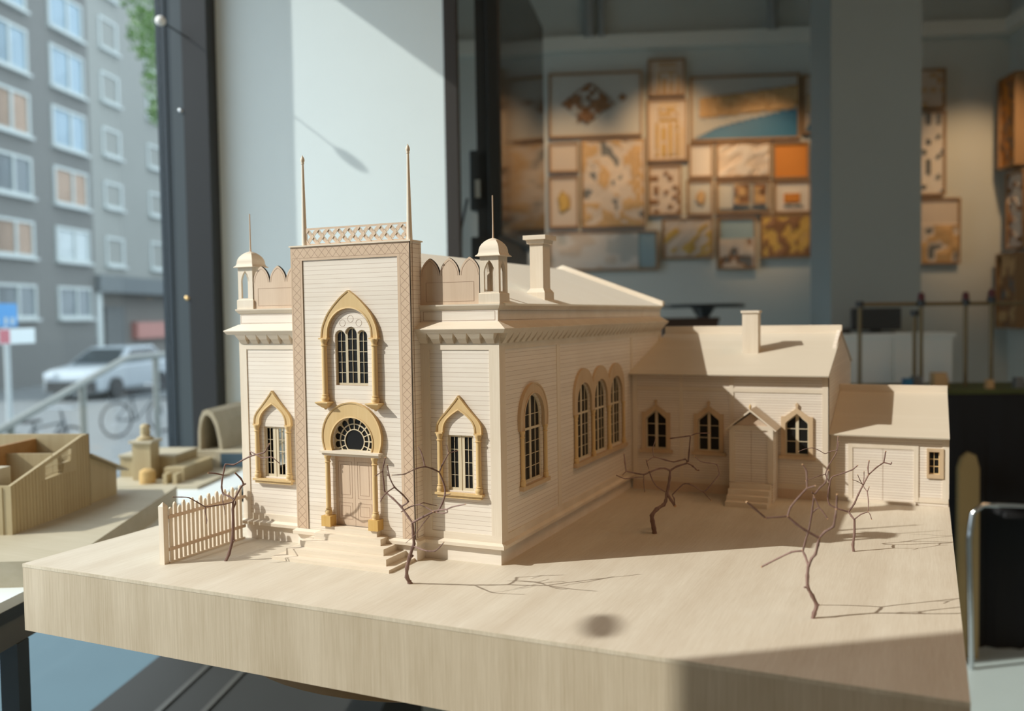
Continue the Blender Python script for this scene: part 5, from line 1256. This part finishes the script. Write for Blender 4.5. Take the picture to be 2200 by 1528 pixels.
# ---- right hand side furniture
blk = thing('draped_table', 'long table covered with a black cloth to the floor behind the base board', 'table', AB(1.4, 3.5, ZF))
def drape(x): return 0.010 * math.sin(x * 38) + 0.006 * math.sin(x * 71 + 1)
R_ = []
for z in (ZF, -0.5, -0.02, 0.002):
    k = 1.0 if z < -0.1 else 0.25
    ring = [AB(0.93 + 1.1 * i / 40, 3.30 + drape(i / 40 * 4) * k, z) for i in range(41)] + [AB(2.03, 3.72, z), AB(0.93, 3.72, z)]
    R_.append(ring)
MB().rings(R_).build('cloth', M['blackcloth'], blk, smooth=True)
mdl = thing('scaffold_model', 'model of thin brass rods with dark red tips standing on the black table', 'model', AB(1.4, 3.5, 0.002))
MB().rbox(0.95, 2.0, 3.34, 3.70, 0.002, 0.016).build('ground_sheet', M['greenmat'], mdl)
for a, b, z, tip in ((1.013, 3.5, 0.336, 0), (1.2125, 3.5, 0.30, 0), (1.2292, 3.48, 0.336, 1), (1.396, 3.5, 0.336, 1), (1.488, 3.5, 0.345, 1), (1.62, 3.5, 0.336, 0), (1.80, 3.5, 0.336, 0)):
    p = AB(a, b, 0)
    rd = MB().lathe([(0.0075, 0.016), (0.0075, z)], p.x, p.y, 10).build('rod', M['brass'], mdl, smooth=True)
    MB().lathe([(0.015, z - 0.018), (0.015, z + 0.004)], p.x, p.y, 10).build('rod_joint', M['black'], rd, smooth=True)
    if tip: MB().lathe([(0.010, z + 0.004), (0.013, z + 0.012), (0.010, z + 0.030), (0.002, z + 0.034)], p.x, p.y, 10).build('rod_tip', M['redtip'], rd, smooth=True)
MB().tube([AB(1.0, 3.5, 0.328), AB(1.95, 3.5, 0.322)], 0.0075, 10).build('top_rail', M['brass'], mdl, smooth=True)
for i, (a, b, s, m_) in enumerate(((1.16, 3.42, 0.03, 'blue'), (1.20, 3.44, 0.035, 'slate'), (1.27, 3.42, 0.045, 'wood'), (1.30, 3.46, 0.03, 'ochre'), (1.44, 3.40, 0.025, 'wood'), (1.55, 3.42, 0.03, 'slate'))):
    MB().rbox(a - s / 2, a + s / 2, b - s / 2, b + s / 2, 0.016, 0.016 + s * 1.3).build('block', RM[m_], mdl)
cabn = thing('white_cabinet', 'white cabinet in the window light behind the black table', 'cabinet', AB(1.2, 3.85, ZF))
MB().rbox(0.98, 1.45, 3.76, 3.97, ZF, 0.195).build('body', M['whitebox'], cabn)
MB().rbox(0.97, 1.46, 3.75, 3.98, 0.195, 0.212).build('top_board', M['whitebox'], cabn)
MB().rbox(0.985, 1.21, 3.752, 3.76, -0.85, 0.185).build('door', M['whitebox'], cabn)
MB().rbox(1.22, 1.445, 3.752, 3.76, -0.85, 0.185).build('door', M['whitebox'], cabn)
mon = thing('monitor', 'black computer monitor standing on the white cabinet', 'monitor', AB(1.19, 3.87, 0.212))
MB().rbox(1.085, 1.285, 3.86, 3.88, 0.225, 0.315).build('screen', M['black'], mon, bevel=0.003)
MB().rbox(1.165, 1.205, 3.865, 3.885, 0.212, 0.24).rbox(1.12, 1.25, 3.83, 3.92, 0.212, 0.218).build('stand', M['black'], mon)
kb = MB().rbox(0.985, 1.065, 3.80, 3.90, 0.212, 0.232)
props(kb.build('black_case', M['black'], None, bevel=0.004), 'small black case on the left end of the white cabinet', 'case')
ct = thing('cafe_table', 'black round pedestal table in front of the relief wall', 'table', AB(0.57, 4.6, ZF))
p = AB(0.57, 4.6, 0)
MB().lathe([(0.20, 0.332), (0.205, 0.340), (0.20, 0.350)], p.x, p.y, 32).build('table_top', M['black'], ct, smooth=True)
MB().lathe([(0.17, ZF), (0.16, ZF + 0.02), (0.03, ZF + 0.05), (0.025, 0.28), (0.06, 0.332)], p.x, p.y, 20).build('pedestal', M['black'], ct, smooth=True)
crt = thing('brown_chest', 'dark brown chest standing before the black pedestal table', 'chest', AB(0.50, 4.25, ZF))
MB().rbox(0.33, 0.575, 4.10, 4.36, ZF, 0.268).build('body', flat('chest_brown', (0.055, 0.030, 0.020), 0.5), crt)
MB().rbox(0.325, 0.58, 4.095, 4.365, 0.268, 0.285).build('lid', flat('chest_lid_brown', (0.045, 0.026, 0.018), 0.45), crt)
chr_ = thing('chair', 'chair with plywood side and chrome tube frame beside the black table', 'chair', AB(1.45, 3.05, ZF))
MB().rbox(1.255, 1.322, 3.19, 3.215, ZF, -0.27).build('side_panel', M['ply'], chr_)
p = [(1.255, -0.27), (1.322, -0.27), (1.322, -0.24), (1.310, -0.195), (1.288, -0.185), (1.266, -0.205), (1.255, -0.24)]
MB().prism(p, RB(3.19), -0.025, 0.0).build('side_panel', M['ply'], chr_)
def rail(pts, r=0.009): return MB().tube([AB(*q) for q in pts], r, 10).build('chrome_tube', M['chrome'], chr_, smooth=True)
rail([(1.262, 3.1, ZF), (1.252, 3.1, -0.46), (1.262, 3.1, -0.375), (1.295, 3.1, -0.345), (1.36, 3.1, -0.347), (1.56, 3.1, -0.358)])
rail([(1.565, 3.1, -0.358), (1.552, 3.1, -0.60), (1.525, 3.1, ZF + 0.01)])
MB().rbox(1.36, 1.72, 3.08, 3.26, -0.385, -0.367).build('seat', M['blackcloth'], chr_)

# ================================================================== outside
PW = flat('pavement', (0.075, 0.125, 0.15), 0.85, var=0.06)
struct('terrace', MB().rbox(-3.3, -1.27, -6, 14, -1.6, -0.95), PW)
struct('street', MB().rbox(-20, -3.3, -12, 75, -2.1, -1.95), flat('asphalt', (0.135, 0.15, 0.155), 0.9, var=0.06))
rl = thing('handrail', 'sloping pale metal handrail on posts outside the window', 'railing', AB(-3.0, 5.0, -0.95))
RLM = flat('railing_paint', (0.20, 0.21, 0.195), 0.5)
MB().tube([AB(-3, 2.6, -0.66), AB(-3, 4.357, -0.2375), AB(-3, 5.60, 0.062), AB(-3, 5.68, 0.072), AB(-3, 7.6, 0.072)], 0.021, 10).build('rail', RLM, rl, smooth=True)
for b, z in ((3.4, -0.50), (4.44, -0.22), (5.12, -0.06), (6.04, 0.06), (7.0, 0.06)):
    p = AB(-3, b, 0)
    MB().lathe([(0.022, -0.95), (0.022, z)], p.x, p.y, 10).build('post', RLM, rl, smooth=True)
def window_b(parent, b0, b1, z0, z1, split, blind):
    fr = RA(-20)
    wf_ = flat_cache['win_frame']
    f = 0.10
    holes = [rect(b0 + f, b0 + (b1 - b0) * 0.55 - f / 2, z0 + f, z1 - f), rect(b0 + (b1 - b0) * 0.55 + f / 2, b1 - f, z0 + f, z1 - f)] if split else [rect(b0 + f, b1 - f * 1.4, z0 + f, z1 - f)]
    w_ = MB().plate(fr, rect(b0, b1, z0, z1), holes, -0.05, 0.08).build('window', wf_, parent)
    MB().fbox(fr, b0, b1, z0, z1, -0.08, 0.0).build('pane', flat_cache[blind], w_)
    MB().fbox(fr, b0 - 0.05, b1 + 0.05, z0 - 0.1, z0, 0.0, 0.2).build('window_sill', wf_, w_)
flat_cache = {'win_frame': flat('house_window_white', (0.44, 0.49, 0.48), 0.5), 'sky': flat('pane_pale', (0.30, 0.42, 0.50), 0.15), 'dim': flat('pane_dim', (0.17, 0.21, 0.23), 0.15), 'warm': flat('pane_curtain', (0.42, 0.30, 0.22), 0.6), 'yellow': flat('pane_yellow', (0.55, 0.52, 0.30), 0.6), 'white': flat('pane_blind', (0.55, 0.62, 0.63), 0.6)}
bd = thing('apartment_building', 'dark grey rendered apartment block across the street', 'building', AB(-21, 30, -1.95))
FC = RA(-20)
MB().fbox(FC, 24.0, 35.3, -1.95, 16.0, -3, 0).build('facade', flat('dark_render', (0.150, 0.154, 0.147), 0.9, var=0.05, vscale=0.4), bd)
MB().fbox(FC, 24.0, 35.3, -1.95, -0.35, 0, 0.05).build('plinth_band', flat('plinth_render', (0.14, 0.145, 0.14), 0.9), bd)
rows = [(0.49, 1.71), (2.68, 3.98), (4.83, 6.25), (7.0, 8.52), (9.23, 10.80), (11.45, 12.85), (13.6, 15.0)]
kinds1 = ['dim', 'warm', 'dim', 'warm', 'sky', 'sky', 'sky']; kinds2 = ['dim', 'white', 'warm', 'sky', 'sky', 'sky', 'sky']; kinds0 = ['dim', 'warm', 'warm', 'warm', 'sky', 'sky', 'sky']
for (z0, z1), k0, k1, k2 in zip(rows, kinds0, kinds1, kinds2):
    window_b(bd, 32.66, 34.95, z0, z1, True, k2)
    window_b(bd, 29.0, 31.30, z0, z1, True, k1)
    window_b(bd, 25.3, 27.6, z0, z1, True, k0)
b2 = thing('apartment_building', 'lighter grey apartment block beside the dark one across the street', 'building', AB(-21, 40, -1.95))
MB().fbox(FC, 35.3, 60, 1.70, 17.5, -3, 0.02).build('facade', flat('light_render', (0.255, 0.268, 0.25), 0.9, var=0.06, vscale=0.4), b2)
MB().fbox(FC, 35.3, 60, 1.55, 2.25, 0.02, 0.25).build('canopy_band', flat('canopy_grey', (0.13, 0.15, 0.155), 0.8), b2)
MB().fbox(FC, 35.3, 60, -1.95, 1.70, -3, -0.6).build('ground_floor', flat('ground_floor_grey', (0.17, 0.165, 0.15), 0.9), b2)
MB().fbox(FC, 35.35, 35.75, -1.95, 1.70, -0.6, 0.05).build('gate_post', flat_cache['win_frame'], b2)
MB().fbox(FC, 37.0, 38.6, -1.95, 1.0, -0.6, -0.5).build('gate', flat('gate_dark', (0.10, 0.11, 0.11), 0.7), b2)
MB().fbox(FC, 39.3, 43, -0.45, 0.30, -0.6, -0.3).build('shop_board', flat('shop_board_red', (0.42, 0.20, 0.17), 0.6), b2)
r1 = [(2.69, 3.89), (5.11, 6.19), (7.27, 8.43), (9.50, 10.72), (11.70, 12.98), (13.9, 15.1)]
for (z0, z1), k in zip(r1, ['dim', 'yellow', 'sky', 'sky', 'sky', 'sky']): window_b(b2, 36.2, 37.65, z0, z1, False, k)
for (z0, z1), k in zip([(2.72, 3.99), (5.2, 6.26), (7.38, 8.44), (9.6, 10.7), (11.8, 13.0)], ['dim', 'dim', 'warm', 'sky', 'sky']): window_b(b2, 40.05, 41.4, z0, z1, False, k)
# parked car
car = thing('car', 'silver white car parked along the far side of the street', 'car', AB(-15, 27, -1.95))
CW = flat('car_paint', (0.38, 0.43, 0.46), 0.25); CG = flat('car_glass', (0.03, 0.04, 0.045), 0.08); CB = flat('car_dark', (0.02, 0.022, 0.024), 0.6)
prof = [(24.85, -1.55, 0.80), (24.80, -1.25, 0.84), (25.0, -1.05, 0.86), (26.1, -0.93, 0.86), (26.9, -0.50, 0.70), (27.5, -0.42, 0.66), (28.6, -0.45, 0.66), (29.2, -0.90, 0.84), (29.25, -1.55, 0.84)]
body = [(24.82, -1.70), (24.80, -1.25), (25.0, -1.06), (26.1, -0.95), (29.1, -0.92), (29.25, -1.2), (29.25, -1.70)]
MB().prism(body, RA(-14.0), -1.72, 0).build('body', CW, car, bevel=0.08)
R_ = [[AB(-14.86 + s * w, b, z) for b, z, w in ((26.0, -0.95, 0.82), (26.95, -0.46, 0.62), (28.5, -0.44, 0.62), (29.05, -0.93, 0.80))] for s in (1, -1)]
MB().rings(R_).build('cabin', CW, car, bevel=0.05)
for s in (1, -1):
    MB().add([AB(-14.86 + s * w, b, z) for b, z, w in ((26.35, -0.88, 0.83), (27.0, -0.53, 0.68), (27.7, -0.52, 0.68), (27.7, -0.88, 0.83))], [(0, 1, 2, 3)]).add([AB(-14.86 + s * w, b, z) for b, z, w in ((27.8, -0.88, 0.83), (27.8, -0.52, 0.68), (28.4, -0.52, 0.68), (28.75, -0.88, 0.82))], [(0, 1, 2, 3)]).build('side_glass', CG, car)
MB().add([AB(-14.86 + w, b, z) for b, z, w in ((26.02, -0.92, 0.72), (26.02, -0.92, -0.72), (26.86, -0.50, -0.56), (26.86, -0.50, 0.56))], [(0, 1, 2, 3)]).build('windscreen', CG, car)
MB().rbox(-15.6, -14.12, 24.74, 24.80, -1.68, -1.38).build('grille', CB, car)
for s in (-14.22, -15.50): MB().rbox(s - 0.16, s + 0.16, 24.76, 24.84, -1.26, -1.12).build('headlamp', M['chrome'], car)
for b in (25.6, 28.4):
    for a in (-13.98, -15.6):
        c = AB(a, b, -1.63); R_ = []
        for w in (-0.10, 0.10):
            R_.append([c + E1 * w + E2 * (0.32 * math.cos(2 * PI * k / 24)) + Vector((0, 0, 0.32 * math.sin(2 * PI * k / 24))) for k in range(24)])
        MB().rings(R_).build('wheel', CB, car, smooth=True)
# street sign
sg = thing('street_sign', 'blue street sign with a white plate below it on a grey pole', 'sign', AB(-4, 5.96, -1.95))
p = AB(-4.03, 5.963, 0)
MB().lathe([(0.02, -1.95), (0.02, 0.43)], p.x, p.y, 10).build('pole', flat('sign_pole', (0.40, 0.44, 0.45), 0.5), sg, smooth=True)
MB().fbox(RA(-4.0), 5.72, 6.045, 0.285, 0.446, -0.005, 0.0).build('blue_plate', flat('sign_blue', (0.03, 0.24, 0.55), 0.5), sg)
MB().fbox(RA(-4.0), 5.84, 6.24, 0.165, 0.272, -0.005, 0.0).build('white_plate', flat('sign_white', (0.62, 0.68, 0.69), 0.5), sg)
MB().fbox(RA(-4.0), 5.84, 5.95, 0.17, 0.267, 0.0, 0.003).build('red_patch', flat('sign_red', (0.45, 0.10, 0.13), 0.5), sg)
for b in (5.80, 5.90, 5.97): MB().fbox(RA(-4.0), b, b + 0.03, 0.30, 0.35, 0.0, 0.003).build('pictogram', flat_cache['win_frame'], sg)
# bicycles
BK = flat('bicycle_frame', (0.05, 0.06, 0.065), 0.4); BT = flat('bicycle_tyre', (0.03, 0.03, 0.032), 0.8)
def bicycle(a, b, label, ang=0.0):
    t = thing('bicycle', label, 'bicycle', AB(a, b, -1.95), 'bicycles parked in the street')
    d = (E2 * math.cos(ang) + E1 * math.sin(ang)); o = AB(a, b, -1.95); Z = Vector((0, 0, 1))
    P = lambda x, z: o + d * x + Z * z
    for x in (-0.52, 0.52):
        w_ = MB().tube([P(x + 0.33 * math.cos(2 * PI * k / 28), 0.345 + 0.33 * math.sin(2 * PI * k / 28)) for k in range(28)], 0.022, 6, closed=True).build('wheel', BT, t, smooth=True)
        mb = MB()
        for k in range(6): mb.tube([P(x + 0.32 * math.cos(PI * k / 6), 0.345 + 0.32 * math.sin(PI * k / 6)), P(x - 0.32 * math.cos(PI * k / 6), 0.345 - 0.32 * math.sin(PI * k / 6))], 0.003, 4)
        mb.build('spokes', M['chrome'], w_)
    mb = MB()
    for p_, q_ in (((-0.52, 0.345), (-0.08, 0.30)), ((-0.08, 0.30), (0.38, 0.78)), ((-0.18, 0.80), (-0.08, 0.30)), ((-0.16, 0.74), (0.36, 0.76)), ((-0.52, 0.345), (-0.17, 0.76)), ((0.52, 0.345), (0.34, 0.95))): mb.tube([P(*p_), P(*q_)], 0.018, 8)
    mb.build('frame', BK, t, smooth=True)
    n_ = d.cross(Z)
    MB().tube([P(0.30, 0.98) - n_ * 0.28, P(0.36, 0.98) - n_ * 0.1, P(0.36, 0.98) + n_ * 0.1, P(0.30, 0.98) + n_ * 0.28], 0.014, 8).build('handlebar', M['chrome'], t, smooth=True)
    R_ = [[P(x, 0.86) + n_ * y * w for y in (-1, 1)] + [P(x, 0.82) + n_ * y * w * 0.6 for y in (1, -1)] for x, w in ((-0.36, 0.09), (-0.22, 0.08), (-0.05, 0.03))]
    MB().rings(R_).build('saddle', BT, t)
bicycle(-9.0, 17.4, 'bicycle in front of the parked car', 0.5)
bicycle(-8.0, 12.6, 'bicycle at the left edge behind the handrail', 0.2)
# street tree
tr_ = thing('street_tree', 'leafy green tree in the street before the lighter block', 'tree', AB(-12, 25.6, -1.95))
TB = flat('tree_bark', (0.10, 0.08, 0.06), 0.9)
MB().tube([AB(-12, 26.2, -1.95), AB(-12, 26.1, 2), AB(-12.1, 25.9, 5), AB(-12, 25.6, 8.5)], [0.22, 0.2, 0.16, 0.08], 10).build('trunk', TB, tr_, smooth=True)
random.seed(11)
mb = MB()
for cb, cz, r, n_ in ((24.6, 8.3, 0.75, 520), (25.1, 9.6, 1.2, 800), (25.6, 7.2, 0.9, 420), (24.95, 6.2, 0.42, 200), (26.3, 8.4, 1.5, 700), (24.3, 10.6, 0.8, 420)):
    for _ in range(n_):
        while True:
            v = Vector((random.uniform(-1, 1), random.uniform(-1, 1), random.uniform(-1, 1)))
            if 0.1 < v.length < 1: break
        p = AB(-12 + v.x * r * 0.9, cb + v.y * r, cz + v.z * r)
        x = Vector((random.gauss(0, 1), random.gauss(0, 1), random.gauss(0, 1))).normalized(); y = x.orthogonal().normalized()
        s = random.uniform(0.05, 0.10)
        mb.add([p - x * s, p + y * s * 0.5, p + x * s, p - y * s * 0.5], [(0, 1, 2, 3)])
mb.build('foliage', flat('leaf_green', (0.10, 0.19, 0.05), 0.6, var=0.4, vscale=3), tr_, kind='stuff')
# ================================================================== camera, light
cd = D.cameras.new('camera'); cam = D.objects.new('camera', cd); COL.objects.link(cam)
from mathutils import Matrix
Rv = Vector((0.90867, 0.41726, -0.01537)); Fv = Vector((-0.41734, 0.90770, -0.04330))
Fv.normalize(); Rv = (Rv - Fv * Rv.dot(Fv)).normalized(); Uv = Rv.cross(Fv)
mt = Matrix(((Rv.x, Uv.x, -Fv.x, CAM.x), (Rv.y, Uv.y, -Fv.y, CAM.y), (Rv.z, Uv.z, -Fv.z, CAM.z), (0, 0, 0, 1)))
cam.matrix_world = mt
cd.sensor_width = 36; cd.sensor_fit = 'HORIZONTAL'; cd.lens = 1944.11 / 2200 * 36
cd.clip_start = 0.05; cd.clip_end = 300
cd.dof.use_dof = True; cd.dof.focus_distance = 1.10; cd.dof.aperture_fstop = 3.5
SC.camera = cam

sd = Vector((1.35, 1.0, -1.22)).normalized()
sl = D.lights.new('sun', 'SUN'); sl.energy = SUN_E; sl.angle = math.radians(0.55); sl.color = (1.0, 0.96, 0.89)
so_ = D.objects.new('sun', sl); COL.objects.link(so_)
so_.rotation_euler = sd.to_track_quat('-Z', 'Y').to_euler()
so_.location = (-3, -3, 4)

wd = D.worlds.new('world'); SC.world = wd; wd.use_nodes = True
nt = wd.node_tree; nt.nodes.clear()
bg = nt.nodes.new('ShaderNodeBackground'); wo = nt.nodes.new('ShaderNodeOutputWorld')
bg.inputs[0].default_value = (0.78, 0.89, 1.0, 1); bg.inputs[1].default_value = SKY_E
nt.links.new(bg.outputs[0], wo.inputs[0])
vs = SC.view_settings
vs.view_transform = 'Standard'; vs.look = 'None'; vs.exposure = EXPO; vs.gamma = 1.0; vs.use_curve_mapping = False
SC.display_settings.display_device = 'sRGB'
cy = SC.cycles
cy.max_bounces = 8; cy.diffuse_bounces = 5; cy.glossy_bounces = 4; cy.transparent_max_bounces = 16; cy.transmission_bounces = 4
cy.caustics_reflective = False; cy.caustics_refractive = False
cy.sample_clamp_indirect = 6.0
